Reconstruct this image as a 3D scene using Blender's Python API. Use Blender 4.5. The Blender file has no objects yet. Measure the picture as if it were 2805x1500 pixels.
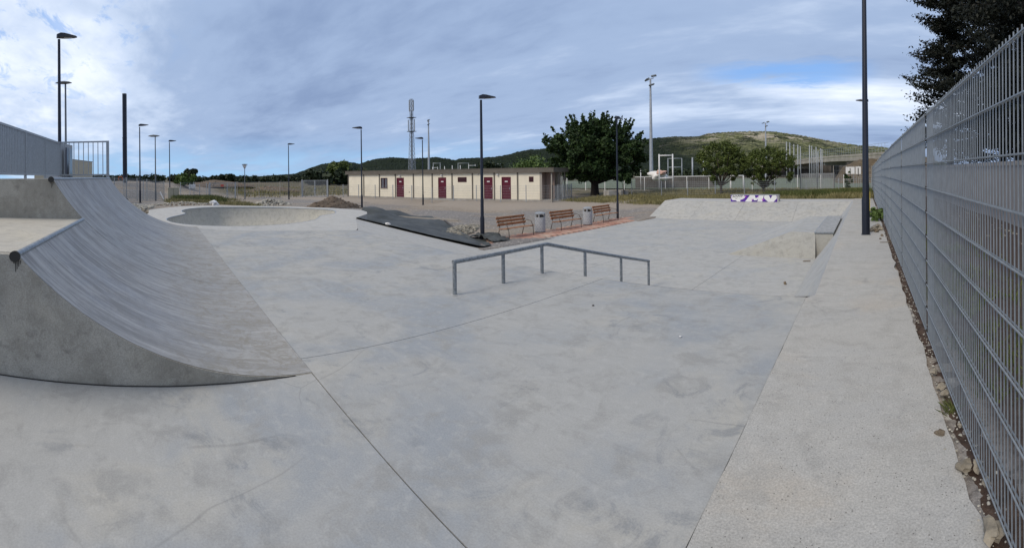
import bpy, math, random
import numpy as np
from math import sin, cos, tan, pi, radians, sqrt, atan2, atan, floor
from mathutils import Vector, Matrix, Euler, noise

random.seed(7)
rng = np.random.default_rng(11)
sc = bpy.context.scene
COL = sc.collection

# ------------------------------------------------------------------ camera, sky, sun
EYE = 1.66                     # eye height over the skate deck
RPX = 1230.0                   # the photograph is a cylindrical panorama
cam_d = bpy.data.cameras.new('camera')
cam_d.type = 'PANO'
cam_d.panorama_type = 'CENTRAL_CYLINDRICAL'
cam_d.central_cylindrical_range_u_min = -1402.5 / RPX
cam_d.central_cylindrical_range_u_max = 1402.5 / RPX
cam_d.central_cylindrical_range_v_min = -1024.0 / RPX
cam_d.central_cylindrical_range_v_max = 476.0 / RPX
cam_d.central_cylindrical_radius = 1.0
cam_d.clip_start = 0.05
cam_d.clip_end = 12000
cam = bpy.data.objects.new('camera', cam_d)
COL.objects.link(cam)
cam.matrix_world = (Matrix.Translation((0, 0, EYE)) @ Matrix.Rotation(radians(45), 4, 'Z')
                    @ Matrix.Rotation(radians(90), 4, 'X') @ Matrix.Rotation(radians(-0.65), 4, 'Z'))
sc.camera = cam

SUN_AZ, SUN_EL = radians(-170), radians(38)
sun_dir = Vector((sin(SUN_AZ) * cos(SUN_EL), cos(SUN_AZ) * cos(SUN_EL), sin(SUN_EL)))
sl = bpy.data.lights.new('sun', 'SUN')
sl.energy = 1.35
sl.angle = radians(22)
sl.color = (1.0, 0.88, 0.72)
so = bpy.data.objects.new('sun', sl)
so.rotation_euler = sun_dir.to_track_quat('Z', 'Y').to_euler()
so.location = (-20, -20, 40)
COL.objects.link(so)

sc.view_settings.view_transform = 'Standard'
sc.view_settings.look = 'None'
sc.view_settings.exposure = 0.58
sc.view_settings.gamma = 1
sc.view_settings.use_curve_mapping = False
sc.cycles.max_bounces = 5
sc.cycles.diffuse_bounces = 3
sc.cycles.transparent_max_bounces = 8


class NT:
    """small helper round a node tree"""
    def __init__(self, tree):
        self.t = tree
        self.n = tree.nodes
        self.l = tree.links

    def new(self, typ, **kw):
        nd = self.n.new(typ)
        for k, v in kw.items():
            setattr(nd, k, v)
        return nd

    def put(self, sock, v):
        if isinstance(v, bpy.types.NodeSocket):
            self.l.new(v, sock)
        elif isinstance(v, (tuple, list)):
            v = tuple(v)
            if len(sock.default_value) == 4 and len(v) == 3:
                v = v + (1.0,)
            sock.default_value = v
        else:
            sock.default_value = v

    def math(self, op, a, b=0.0, c=0.0, clamp=False):
        nd = self.new('ShaderNodeMath', operation=op, use_clamp=clamp)
        self.put(nd.inputs[0], a); self.put(nd.inputs[1], b); self.put(nd.inputs[2], c)
        return nd.outputs[0]

    def vmath(self, op, a, b=(0, 0, 0)):
        nd = self.new('ShaderNodeVectorMath', operation=op)
        self.put(nd.inputs[0], a); self.put(nd.inputs[1], b)
        return nd.outputs['Value'] if op in ('DOT_PRODUCT', 'LENGTH') else nd.outputs[0]

    def noise(self, vec, scale, detail=4, rough=0.55, dist=0.0):
        nd = self.new('ShaderNodeTexNoise')
        self.put(nd.inputs['Vector'], vec)
        nd.inputs['Scale'].default_value = scale
        nd.inputs['Detail'].default_value = detail
        nd.inputs['Roughness'].default_value = rough
        nd.inputs['Distortion'].default_value = dist
        return nd.outputs['Fac']

    def voro(self, vec, scale, feature='F1', out='Distance'):
        nd = self.new('ShaderNodeTexVoronoi', feature=feature)
        self.put(nd.inputs['Vector'], vec)
        nd.inputs['Scale'].default_value = scale
        return nd.outputs[out]

    def ramp(self, fac, lo, hi, a=0.0, b=1.0, smooth=True):
        nd = self.new('ShaderNodeMapRange')
        nd.interpolation_type = 'SMOOTHSTEP' if smooth else 'LINEAR'
        self.put(nd.inputs[0], fac)
        for i, v in zip((1, 2, 3, 4), (lo, hi, a, b)):
            self.put(nd.inputs[i], v)
        return nd.outputs[0]

    def mix(self, fac, a, b, blend='MIX'):
        nd = self.new('ShaderNodeMix', data_type='RGBA', blend_type=blend)
        self.put(nd.inputs[0], fac); self.put(nd.inputs[6], a); self.put(nd.inputs[7], b)
        return nd.outputs[2]

    def mapping(self, vec, scale=(1, 1, 1), rot=(0, 0, 0), loc=(0, 0, 0)):
        nd = self.new('ShaderNodeMapping')
        self.put(nd.inputs[0], vec)
        nd.inputs['Scale'].default_value = scale
        nd.inputs['Rotation'].default_value = rot
        nd.inputs['Location'].default_value = loc
        return nd.outputs[0]


def make_world():
    w = bpy.data.worlds.new('World')
    sc.world = w
    w.use_nodes = True
    k = NT(w.node_tree)
    for nd in list(k.n):
        k.n.remove(nd)
    out = k.new('ShaderNodeOutputWorld')
    bg = k.new('ShaderNodeBackground')
    k.l.new(bg.outputs[0], out.inputs[0])
    sky = k.new('ShaderNodeTexSky', sky_type='NISHITA')
    sky.sun_disc = False
    sky.sun_elevation = SUN_EL
    sky.sun_rotation = SUN_AZ
    sky.air_density = 1.3
    sky.dust_density = 0.6
    sky.ozone_density = 2.2
    d = k.new('ShaderNodeTexCoord').outputs['Generated']
    d = k.vmath('NORMALIZE', d)
    sp = k.new('ShaderNodeSeparateXYZ'); k.put(sp.inputs[0], d)
    x, y, z = sp.outputs
    # a cloud layer over a curved earth: direction -> point on the layer
    zz = k.math('ADD', k.math('MAXIMUM', z, 0.0), 0.10)
    cb = k.new('ShaderNodeCombineXYZ')
    k.put(cb.inputs[0], k.math('DIVIDE', x, zz)); k.put(cb.inputs[1], k.math('DIVIDE', y, zz))
    # a little along-wind stretch (wind from the left of the picture to its right)
    p = k.mapping(cb.outputs[0], scale=(0.62, 1.25, 1), rot=(0, 0, radians(-38)), loc=(3.1, 1.7, 0))
    big = k.noise(p, 0.42, 3, 0.45, 0.5)
    med = k.noise(p, 1.25, 5, 0.50, 0.4)
    fine = k.noise(p, 5.5, 6, 0.60, 0.3)
    n = k.math('ADD', k.math('MULTIPLY', big, 0.50), k.math('ADD', k.math('MULTIPLY', med, 0.36), k.math('MULTIPLY', fine, 0.14)))

    def toward(azd, eld, width):
        a, e = radians(azd), radians(eld)
        v = (sin(a) * cos(e), cos(a) * cos(e), sin(e))
        dt = k.vmath('DOT_PRODUCT', d, v)
        return k.ramp(dt, cos(radians(width)), 1.0)
    # thin bright cloud on the left; a brighter torn band low on the right
    brightL = toward(-116, 26, 44)
    el_band = k.math('MULTIPLY', k.ramp(z, 0.075, 0.135), k.ramp(z, 0.24, 0.17))
    brightR = k.math('MULTIPLY', toward(-2, 8, 42), el_band)
    lum = k.math('ADD', n, k.math('ADD', k.math('MULTIPLY', brightL, 0.24), k.math('MULTIPLY', brightR, 0.19)))
    dark = (1.78, 2.45, 3.90)
    midc = (2.60, 3.42, 4.98)
    lite = (4.3, 5.1, 6.5)
    white = (6.6, 7.1, 8.0)
    c = k.mix(k.ramp(lum, 0.36, 0.54), dark, midc)
    c = k.mix(k.ramp(lum, 0.53, 0.69), c, lite)
    c = k.mix(k.ramp(lum, 0.66, 0.82), c, white)
    c = k.mix(k.ramp(z, 0.36, 0.85), c, (4.25, 4.45, 4.85))
    # gaps of clear sky: low on the left horizon, one slot on the right, small holes upper left
    gapL = k.math('MULTIPLY', k.ramp(z, 0.11, 0.015), k.ramp(k.vmath('DOT_PRODUCT', d, (sin(radians(-85)), cos(radians(-85)), 0)), 0.5, 0.92))
    zr = k.math('ADD', z, k.math('MULTIPLY', k.math('SUBTRACT', fine, 0.5), 0.045))
    zr = k.math('ADD', zr, k.math('MULTIPLY', k.math('SUBTRACT', med, 0.5), 0.06))
    slotz = k.math('MULTIPLY', k.ramp(zr, 0.183, 0.207), k.ramp(zr, 0.243, 0.215))
    gapR = k.math('MULTIPLY', slotz, toward(-10, 12.0, 13))
    hole = k.math('MULTIPLY', toward(-108, 25, 24), k.ramp(k.noise(p, 3.4, 7, 0.66, 0.5), 0.52, 0.64))
    streak = k.ramp(med, 0.62, 0.38)
    gl = k.math('MULTIPLY', gapL, k.math('ADD', k.math('MULTIPLY', streak, 0.5), 0.45))
    gr = k.math('MULTIPLY', gapR, 0.9)
    gap = k.math('MAXIMUM', k.math('MAXIMUM', gl, gr), k.math('MULTIPLY', hole, 0.65), clamp=True)
    blue = k.mix(0.8, sky.outputs[0], (1.35, 2.9, 6.2))
    blue = k.mix(k.ramp(z, 0.0, 0.16), k.mix(0.85, blue, (2.7, 4.5, 6.4)), blue)
    c = k.mix(gap, c, blue)
    k.put(bg.inputs[0], c)
    bg.inputs[1].default_value = 0.098


make_world()

# ------------------------------------------------------------------ helpers
def az(x):
    return -pi / 4 + (x - 1402.5) / RPX


def polar(azd, D, z=0.0):
    a = radians(azd)
    return Vector((sin(a) * D, cos(a) * D, z))


class MB:
    """collects geometry, builds ONE mesh object"""
    def __init__(s):
        s.v = []; s.f = []; s.m = []; s.mi = 0

    def add(s, vs, fs, mat=None):
        o = len(s.v)
        s.v.extend([tuple(p) for p in vs])
        s.f.extend([tuple(i + o for i in f) for f in fs])
        s.m.extend([s.mi if mat is None else mat] * len(fs))
        return s

    def box(s, x0, x1, y0, y1, z0, z1, mat=None):
        vs = [(x0, y0, z0), (x1, y0, z0), (x1, y1, z0), (x0, y1, z0), (x0, y0, z1), (x1, y0, z1), (x1, y1, z1), (x0, y1, z1)]
        return s.add(vs, [(0, 3, 2, 1), (4, 5, 6, 7), (0, 1, 5, 4), (1, 2, 6, 5), (2, 3, 7, 6), (3, 0, 4, 7)], mat)

    def obox(s, c, u, v, w, mat=None):
        """box from centre and three half vectors"""
        c, u, v, w = Vector(c), Vector(u), Vector(v), Vector(w)
        vs = [c - u - v - w, c + u - v - w, c + u + v - w, c - u + v - w, c - u - v + w, c + u - v + w, c + u + v + w, c - u + v + w]
        return s.add(vs, [(0, 3, 2, 1), (4, 5, 6, 7), (0, 1, 5, 4), (1, 2, 6, 5), (2, 3, 7, 6), (3, 0, 4, 7)], mat)

    def beam(s, a, b, w, h=None, mat=None):
        a, b = Vector(a), Vector(b)
        h = w if h is None else h
        d = (b - a)
        L = d.length
        if L < 1e-6:
            return s
        d = d / L
        up = Vector((0, 0, 1)) if abs(d.z) < 0.95 else Vector((0, 1, 0))
        r = d.cross(up).normalized()
        q = r.cross(d)
        return s.obox((a + b) / 2, r * w / 2, q * h / 2, d * L / 2, mat)

    def tube(s, pts, r, n=8, mat=None, r1=None, cap=True):
        pts = [Vector(p) for p in pts]
        rings = []
        for i, p in enumerate(pts):
            if i == 0: d = pts[1] - p
            elif i == len(pts) - 1: d = p - pts[i - 1]
            else: d = (pts[i + 1] - p).normalized() + (p - pts[i - 1]).normalized()
            d.normalize()
            up = Vector((0, 0, 1)) if abs(d.z) < 0.9 else Vector((0, 1, 0))
            a = d.cross(up).normalized(); b = a.cross(d)
            rr = r if r1 is None else r + (r1 - r) * i / (len(pts) - 1)
            if isinstance(r, (list, tuple)): rr = r[i]
            rings.append([p + a * rr * cos(2 * pi * j / n) + b * rr * sin(2 * pi * j / n) for j in range(n)])
        vs = [q for g in rings for q in g]
        fs = []
        for i in range(len(pts) - 1):
            for j in range(n):
                fs.append((i * n + j, i * n + (j + 1) % n, (i + 1) * n + (j + 1) % n, (i + 1) * n + j))
        if cap:
            fs.append(tuple(range(n - 1, -1, -1)))
            fs.append(tuple(range((len(pts) - 1) * n, len(pts) * n)))
        return s.add(vs, fs, mat)

    def prism(s, poly, z0, z1, mat=None):
        n = len(poly)
        vs = [(p[0], p[1], z0) for p in poly] + [(p[0], p[1], z1) for p in poly]
        fs = [tuple(range(n - 1, -1, -1)), tuple(range(n, 2 * n))] + [(i, (i + 1) % n, n + (i + 1) % n, n + i) for i in range(n)]
        return s.add(vs, fs, mat)

    def slab(s, top, thick=0.4, mat=None, g=0.0):
        """polygon of 3d top points with a skirt"""
        n = len(top)
        c = Vector((0, 0, 0))
        for p in top: c += Vector(p)
        c /= n
        t = [Vector(p) for p in top]
        vs = t + [Vector((p.x, p.y, p.z - thick)) for p in t]
        fs = [tuple(range(n))] + [(i, n + i, n + (i + 1) % n, (i + 1) % n) for i in range(n)]
        return s.add(vs, fs, mat)

    def rock(s, c, r, seed=0, flat=0.7, mat=None, sub=1, rough=0.3):
        t = (1 + sqrt(5)) / 2
        vs = [(-1, t, 0), (1, t, 0), (-1, -t, 0), (1, -t, 0), (0, -1, t), (0, 1, t), (0, -1, -t), (0, 1, -t), (t, 0, -1), (t, 0, 1), (-t, 0, -1), (-t, 0, 1)]
        fs = [(0, 11, 5), (0, 5, 1), (0, 1, 7), (0, 7, 10), (0, 10, 11), (1, 5, 9), (5, 11, 4), (11, 10, 2), (10, 7, 6), (7, 1, 8), (3, 9, 4), (3, 4, 2), (3, 2, 6), (3, 6, 8), (3, 8, 9), (4, 9, 5), (2, 4, 11), (6, 2, 10), (8, 6, 7), (9, 8, 1)]
        vs = [Vector(v).normalized() for v in vs]
        for _ in range(sub):
            cache = {}; nf = []
            def mid(a, b):
                k_ = (min(a, b), max(a, b))
                if k_ not in cache:
                    vs.append(((vs[a] + vs[b]) / 2).normalized()); cache[k_] = len(vs) - 1
                return cache[k_]
            for a, b, c_ in fs:
                ab, bc, ca = mid(a, b), mid(b, c_), mid(c_, a)
                nf += [(a, ab, ca), (b, bc, ab), (c_, ca, bc), (ab, bc, ca)]
            fs = nf
        rr = random.Random(seed)
        off = Vector((rr.uniform(-50, 50), rr.uniform(-50, 50), rr.uniform(-50, 50)))
        sx, sy = rr.uniform(0.75, 1.3), rr.uniform(0.75, 1.3)
        rot = Matrix.Rotation(rr.uniform(0, 6.28), 3, 'Z')
        out = []
        for v in vs:
            q = v * (1 + rough * noise.noise(v * 1.3 + off) * 1.6)
            q = Vector((q.x * sx, q.y * sy, q.z * flat))
            out.append(Vector(c) + (rot @ q) * r)
        return s.add(out, fs, mat)

    def build(s, name, mats, parent=None, smooth=False, loc=None):
        me = bpy.data.meshes.new(name)
        me.from_pydata(s.v, [], s.f)
        if not isinstance(mats, (list, tuple)): mats = [mats]
        for m in mats: me.materials.append(m)
        if len(mats) > 1:
            me.polygons.foreach_set('material_index', s.m)
        if smooth:
            me.polygons.foreach_set('use_smooth', [True] * len(me.polygons))
        me.update()
        return link(name, me, parent, loc)


def link(name, me, parent=None, loc=None):
    o = bpy.data.objects.new(name, me)
    COL.objects.link(o)
    if parent is not None: o.parent = parent
    if loc is not None: o.location = loc
    return o


def tag(o, label=None, cat=None, group=None, kind=None):
    if label: o['label'] = label
    if cat: o['category'] = cat
    if group: o['group'] = group
    if kind: o['kind'] = kind
    return o


def empty(name, loc=(0, 0, 0), rz=0.0):
    o = bpy.data.objects.new(name, None)
    o.location = loc; o.rotation_euler = (0, 0, rz)
    o.empty_display_size = 0.2
    COL.objects.link(o)
    return o


def copy_tree(o, parent=None):
    c = o.copy()
    COL.objects.link(c)
    if parent is not None: c.parent = parent
    for ch in [q for q in bpy.data.objects if q.parent == o]:
        copy_tree(ch, c)
    return c


def smooth_angle(o, ang=40):
    me = o.data
    me.polygons.foreach_set('use_smooth', [True] * len(me.polygons))
    me.set_sharp_from_angle(angle=radians(ang))
    return o


def bevel(o, w, seg=2):
    m = o.modifiers.new('bevel', 'BEVEL'); m.width = w; m.segments = seg; m.limit_method = 'ANGLE'; m.angle_limit = radians(40)
    return o

# ------------------------------------------------------------------ materials
def mat(name, col, rough=0.7, metal=0.0, spec=0.3, var=0.0, vscale=3.0, bump=0.0, bscale=40.0, dirt=None, emis=None):
    m = bpy.data.materials.new(name)
    m.use_nodes = True
    k = NT(m.node_tree)
    b = k.n['Principled BSDF']
    b.inputs['Roughness'].default_value = rough
    b.inputs['Metallic'].default_value = metal
    b.inputs['Specular IOR Level'].default_value = spec
    pos = k.new('ShaderNodeNewGeometry').outputs['Position']
    c = tuple(col) + (1,) if len(col) == 3 else col
    if var > 0:
        n = k.noise(pos, vscale, 5, 0.6)
        a = tuple(min(1, v * (1 + var)) for v in col); d_ = tuple(v * (1 - var) for v in col)
        cc = k.mix(k.ramp(n, 0.3, 0.7), d_, a)
        if dirt:
            n2 = k.noise(pos, vscale * 3.1, 6, 0.7)
            cc = k.mix(k.ramp(n2, 0.55, 0.75, 0, dirt[1]), cc, dirt[0])
        k.put(b.inputs['Base Color'], cc)
    else:
        b.inputs['Base Color'].default_value = c
    if bump > 0:
        bn = k.new('ShaderNodeBump'); bn.inputs['Strength'].default_value = bump; bn.inputs['Distance'].default_value = 0.01
        k.put(bn.inputs['Height'], k.noise(pos, bscale, 4, 0.6))
        k.l.new(bn.outputs[0], b.inputs['Normal'])
    return m


def concrete(name, base, cool=(0.30, 0.34, 0.40), warm=(0.47, 0.44, 0.38), coolf=0.6, warmf=0.5, dark=0.25, rough=0.75,
             streak=None, specks=0.0, grain=0.10, bump=0.25, scale=1.0, seed=0.0, dirty=0.0, toe=False):
    m = bpy.data.materials.new(name)
    m.use_nodes = True
    k = NT(m.node_tree)
    b = k.n['Principled BSDF']
    geo = k.new('ShaderNodeNewGeometry')
    pos = k.vmath('ADD', geo.outputs['Position'], (seed, seed * 1.7, 0))
    n1 = k.noise(pos, 0.55 * scale, 6, 0.62, 0.4)
    n2 = k.noise(k.vmath('ADD', pos, (31, 7, 3)), 0.9 * scale, 6, 0.6, 0.6)
    n3 = k.noise(k.vmath('ADD', pos, (11, 47, 9)), 3.2 * scale, 7, 0.68, 0.5)
    n4 = k.noise(k.vmath('ADD', pos, (5, 4, 9)), 11 * scale, 5, 0.7, 0.3)
    g = k.noise(pos, 90, 3, 0.7)
    c = k.mix(k.math('MULTIPLY', k.ramp(n1, 0.44, 0.62), coolf), base, cool)
    c = k.mix(k.math('MULTIPLY', k.ramp(n2, 0.50, 0.72), warmf), c, warm)
    dk = tuple(v * (1 - dark) for v in base)
    sca = k.noise(k.mapping(pos, scale=(1, 1.8, 1), rot=(0, 0, 1.1)), 17, 8, 0.8, 2.5)
    c = k.mix(k.math('MULTIPLY', k.ramp(n3, 0.47, 0.66), 0.70), c, dk)
    lt = tuple(min(1, v * 1.22) for v in base)
    c = k.mix(k.math('MULTIPLY', k.ramp(n4, 0.50, 0.68), 0.34), c, lt)
    n5 = k.noise(k.vmath('ADD', pos, (77, 3, 1)), 1.9 * scale, 8, 0.74, 1.2)
    c = k.mix(k.math('MULTIPLY', k.math('MULTIPLY', k.ramp(n5, 0.53, 0.66), k.ramp(n2, 0.40, 0.60)), 0.55), c, tuple(v * 0.66 for v in cool))
    sm1 = k.noise(k.mapping(pos, scale=(0.5, 2.6, 1), rot=(0, 0, 0.78)), 1.7, 8, 0.72, 0.9)
    sm2 = k.noise(k.mapping(pos, scale=(0.6, 2.2, 1), rot=(0, 0, -0.9)), 5.0, 7, 0.74, 0.8)
    c = k.mix(k.math('MULTIPLY', k.ramp(sm1, 0.50, 0.68), 0.30), c, tuple(v * 1.18 for v in base))
    c = k.mix(k.math('MULTIPLY', k.ramp(sm2, 0.54, 0.72), 0.34), c, tuple(v * 0.72 for v in base))
    # fine mottling / trowel marks
    c = k.mix(1.0, c, k.mix(k.ramp(g, 0.25, 0.75), (1 - grain,) * 3, (1 + grain,) * 3), 'MULTIPLY')
    # sparse small dark scuffs
    sp = k.mapping(pos, scale=(1, 2.7, 1), rot=(0, 0, 0.5))
    sc_ = k.noise(sp, 7.0, 8, 0.78, 1.6)
    c = k.mix(k.math('MULTIPLY', k.ramp(sc_, 0.66, 0.76), 0.35), c, tuple(v * 0.55 for v in base))
    c = k.mix(k.math('MULTIPLY', k.math('MULTIPLY', k.ramp(sca, 0.60, 0.70), k.ramp(n1, 0.45, 0.58)), 0.45), c, tuple(v * 0.55 for v in base))
    # hairline crazing
    cr = k.voro(k.vmath('ADD', k.mapping(pos, scale=(1, 1, 1)), k.vmath('MULTIPLY', k.new('ShaderNodeTexNoise').outputs['Color'], (0.3, 0.3, 0.3))), 0.55, 'DISTANCE_TO_EDGE')
    crm = k.math('MULTIPLY', k.ramp(cr, 0.006, 0.0), k.ramp(n2, 0.52, 0.62))
    c = k.mix(k.math('MULTIPLY', crm, 0.35), c, tuple(v * 0.5 for v in base))
    if streak:      # streaks running in a direction (scale vector)
        s1 = k.noise(k.mapping(pos, scale=streak), 1.0, 7, 0.66, 0.35)
        s2 = k.noise(k.mapping(pos, scale=tuple(v * 3.1 for v in streak)), 1.0, 6, 0.7, 0.2)
        c = k.mix(k.math('MULTIPLY', k.ramp(s1, 0.42, 0.60), 0.75), c, tuple(v * 0.66 for v in base))
        c = k.mix(k.math('MULTIPLY', k.ramp(s2, 0.48, 0.62), 0.60), c, tuple(min(1, v * 1.42) for v in base))
        s3 = k.noise(k.mapping(pos, scale=tuple(v * 6.5 for v in streak)), 1.0, 6, 0.75, 0.6)
        c = k.mix(k.math('MULTIPLY', k.ramp(s3, 0.55, 0.66), 0.5), c, tuple(v * 0.6 for v in base))
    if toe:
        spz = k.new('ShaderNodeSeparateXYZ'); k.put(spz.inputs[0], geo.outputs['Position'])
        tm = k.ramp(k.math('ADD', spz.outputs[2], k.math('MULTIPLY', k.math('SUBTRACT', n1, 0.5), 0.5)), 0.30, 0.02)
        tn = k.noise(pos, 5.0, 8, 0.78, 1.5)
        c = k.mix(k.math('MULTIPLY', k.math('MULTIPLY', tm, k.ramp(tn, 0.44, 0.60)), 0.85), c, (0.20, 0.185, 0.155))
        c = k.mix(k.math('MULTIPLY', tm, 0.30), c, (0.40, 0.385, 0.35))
    if specks:
        v = k.voro(pos, 46)
        vn = k.noise(pos, 16, 3, 0.5)
        spk = k.math('MULTIPLY', k.ramp(v, 0.24, 0.14), k.ramp(vn, 0.50, 0.60))
        c = k.mix(k.math('MULTIPLY', spk, specks), c, (0.10, 0.095, 0.085))
    if dirty:       # blotchy brown weathering
        d1 = k.noise(pos, 1.3, 7, 0.7, 0.8)
        d2 = k.noise(pos, 6.0, 7, 0.72, 0.5)
        c = k.mix(k.math('MULTIPLY', k.ramp(d1, 0.42, 0.66), dirty), c, (0.28, 0.26, 0.215))
        c = k.mix(k.math('MULTIPLY', k.ramp(d2, 0.54, 0.70), dirty * 0.8), c, (0.20, 0.185, 0.16))
    k.put(b.inputs['Base Color'], c)
    k.put(b.inputs['Roughness'], k.ramp(n3, 0.3, 0.7, rough - 0.12, rough + 0.1))
    b.inputs['Specular IOR Level'].default_value = 0.35
    bn = k.new('ShaderNodeBump'); bn.inputs['Strength'].default_value = bump; bn.inputs['Distance'].default_value = 0.012
    hh = k.math('ADD', k.math('MULTIPLY', n3, 0.6), k.math('ADD', k.math('MULTIPLY', n4, 0.35), k.math('MULTIPLY', g, 0.22)))
    k.put(bn.inputs['Height'], hh)
    k.l.new(bn.outputs[0], b.inputs['Normal'])
    return m


def leafmat(name, dark, light, rough=0.6, trans=0.15):
    m = bpy.data.materials.new(name)
    m.use_nodes = True
    k = NT(m.node_tree)
    b = k.n['Principled BSDF']
    geo = k.new('ShaderNodeNewGeometry')
    n = k.noise(geo.outputs['Position'], 0.9, 4, 0.6)
    r = geo.outputs['Random Per Island']
    f = k.math('ADD', k.math('MULTIPLY', r, 0.55), k.math('MULTIPLY', k.ramp(n, 0.3, 0.7), 0.45))
    k.put(b.inputs['Base Color'], k.mix(f, dark, light))
    b.inputs['Roughness'].default_value = rough
    b.inputs['Specular IOR Level'].default_value = 0.25
    return m


M = {}
BASE = (0.382, 0.385, 0.378)
M['slab'] = concrete('trowelled concrete', BASE, cool=(0.285, 0.312, 0.345), warm=(0.455, 0.435, 0.385), coolf=0.8, warmf=0.6, dark=0.22)
M['slab_far'] = concrete('pale trowelled concrete', (0.415, 0.417, 0.408), cool=(0.325, 0.35, 0.38), warm=(0.48, 0.465, 0.41), coolf=0.5, warmf=0.5, dark=0.18, seed=13)
M['bowl_deck'] = concrete('pale dry concrete', (0.45, 0.447, 0.43), cool=(0.385, 0.395, 0.405), warm=(0.50, 0.48, 0.43), coolf=0.3, warmf=0.5, dark=0.12, seed=41)
M['bank'] = concrete('stained bank concrete', (0.425, 0.423, 0.405), cool=(0.36, 0.37, 0.375), warm=(0.44, 0.425, 0.37), coolf=0.6, warmf=0.6, dark=0.34, scale=1.6, seed=23)
M['pyramid'] = concrete('yellowish concrete', (0.345, 0.345, 0.325), cool=(0.315, 0.325, 0.325), warm=(0.34, 0.33, 0.285), coolf=0.3, warmf=0.8, dark=0.25, scale=1.6, seed=29)
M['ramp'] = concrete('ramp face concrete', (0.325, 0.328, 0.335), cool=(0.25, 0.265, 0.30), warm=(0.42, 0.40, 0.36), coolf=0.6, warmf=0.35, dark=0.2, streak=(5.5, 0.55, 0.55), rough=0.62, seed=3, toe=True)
M['ramp_side'] = concrete('rendered ramp side', (0.42, 0.395, 0.34), cool=(0.36, 0.35, 0.325), warm=(0.44, 0.40, 0.32), coolf=0.4, warmf=0.6, dark=0.28, bump=0.6, grain=0.2, dirty=0.75, rough=0.88, seed=8)
M['ramp_top'] = concrete('ramp platform concrete', (0.47, 0.445, 0.39), cool=(0.44, 0.43, 0.40), warm=(0.52, 0.48, 0.39), coolf=0.3, warmf=0.7, dark=0.2, seed=9)
M['walk'] = concrete('broomed concrete', (0.425, 0.417, 0.395), cool=(0.385, 0.388, 0.385), warm=(0.44, 0.395, 0.335), coolf=0.5, warmf=0.55, dark=0.16, rough=0.9, specks=0.75, grain=0.22, bump=0.6, seed=17)
M['bowl'] = concrete('bowl plaster', (0.44, 0.43, 0.39), cool=(0.36, 0.36, 0.35), warm=(0.46, 0.45, 0.38), coolf=0.5, warmf=0.6, dark=0.3, scale=1.5, seed=55)
M['joint'] = mat('dark joint', (0.05, 0.048, 0.045), 0.95)
M['soil'] = mat('brown soil', (0.075, 0.050, 0.038), 0.95, var=0.4, vscale=9, bump=0.9, bscale=60, dirt=((0.20, 0.17, 0.145), 0.5))
M['stone'] = mat('beige stone', (0.27, 0.24, 0.19), 0.85, var=0.25, vscale=14, bump=0.4, bscale=50)
M['stone_dark'] = mat('brown stone', (0.16, 0.13, 0.095), 0.85, var=0.25, vscale=20, bump=0.4)
M['rubble'] = mat('limestone rubble', (0.40, 0.38, 0.33), 0.9, var=0.3, vscale=4, bump=0.4)
M['rubble_dull'] = mat('dusty rubble', (0.25, 0.235, 0.20), 0.9, var=0.35, vscale=4, bump=0.4)
M['dirtpile'] = mat('excavated dirt', (0.15, 0.115, 0.085), 0.95, var=0.3, vscale=3, bump=0.9, bscale=14, dirt=((0.26, 0.22, 0.18), 0.6))
M['galv'] = mat('galvanised grey', (0.33, 0.36, 0.39), 0.45, 0.35, 0.5, var=0.12, vscale=20)
M['galv_pale'] = mat('pale grey powder coat', (0.36, 0.385, 0.41), 0.5, 0.1, 0.5, var=0.08, vscale=8)
M['rail'] = mat('worn steel tube', (0.25, 0.275, 0.30), 0.38, 0.6, 0.5, var=0.3, vscale=25)
M['fence_blue'] = mat('blue grey fence coating', (0.235, 0.265, 0.295), 0.42, 0.1, 0.5, var=0.1, vscale=12)
M['pole'] = mat('dark blue lamp paint', (0.013, 0.017, 0.030), 0.35, 0.2, 0.5)
M['pole_grey'] = mat('grey lamp paint', (0.13, 0.145, 0.16), 0.45, 0.3, 0.5)
M['flood'] = mat('galvanised mast', (0.36, 0.39, 0.43), 0.5, 0.3, 0.4, var=0.1, vscale=2)
M['white'] = mat('white paint', (0.72, 0.73, 0.74), 0.5, var=0.05)
M['whitesheet'] = mat('white sheet', (0.75, 0.74, 0.72), 0.7)
M['pinksheet'] = mat('pink sheet', (0.62, 0.40, 0.33), 0.7)
M['cream'] = mat('cream wall panel', (0.80, 0.745, 0.61), 0.75, var=0.05, vscale=0.7, dirt=((0.50, 0.45, 0.36), 0.35))
M['taupe'] = mat('taupe metal trim', (0.165, 0.148, 0.125), 0.6, var=0.12, vscale=1.5)
M['taupe_pale'] = mat('pale taupe column', (0.36, 0.33, 0.29), 0.6, var=0.1, vscale=1.5)
M['door'] = mat('maroon door paint', (0.105, 0.012, 0.028), 0.42, var=0.12, vscale=2)
M['frame'] = mat('dark maroon frame', (0.07, 0.012, 0.02), 0.45)
M['glass'] = mat('dark glazing', (0.035, 0.035, 0.05), 0.12, 0.0, 0.8)
M['blind'] = mat('pale blind', (0.30, 0.31, 0.36), 0.7)
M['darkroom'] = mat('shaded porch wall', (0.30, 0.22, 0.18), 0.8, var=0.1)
M['bulb'] = mat('opal globe', (0.75, 0.75, 0.76), 0.35)
M['wood'] = mat('brown bench slat', (0.37, 0.185, 0.10), 0.55, var=0.22, vscale=10, bump=0.2)
M['iron'] = mat('bench leg metal', (0.105, 0.088, 0.075), 0.5, 0.4)
M['bin'] = mat('speckled bin concrete', (0.36, 0.375, 0.40), 0.7, var=0.1, vscale=8)
M['black'] = mat('black marker', (0.008, 0.008, 0.012), 0.5)
M['brick'] = None
M['trunk'] = mat('bark', (0.075, 0.062, 0.048), 0.9, var=0.3, vscale=4, bump=0.8, bscale=12)
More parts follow.
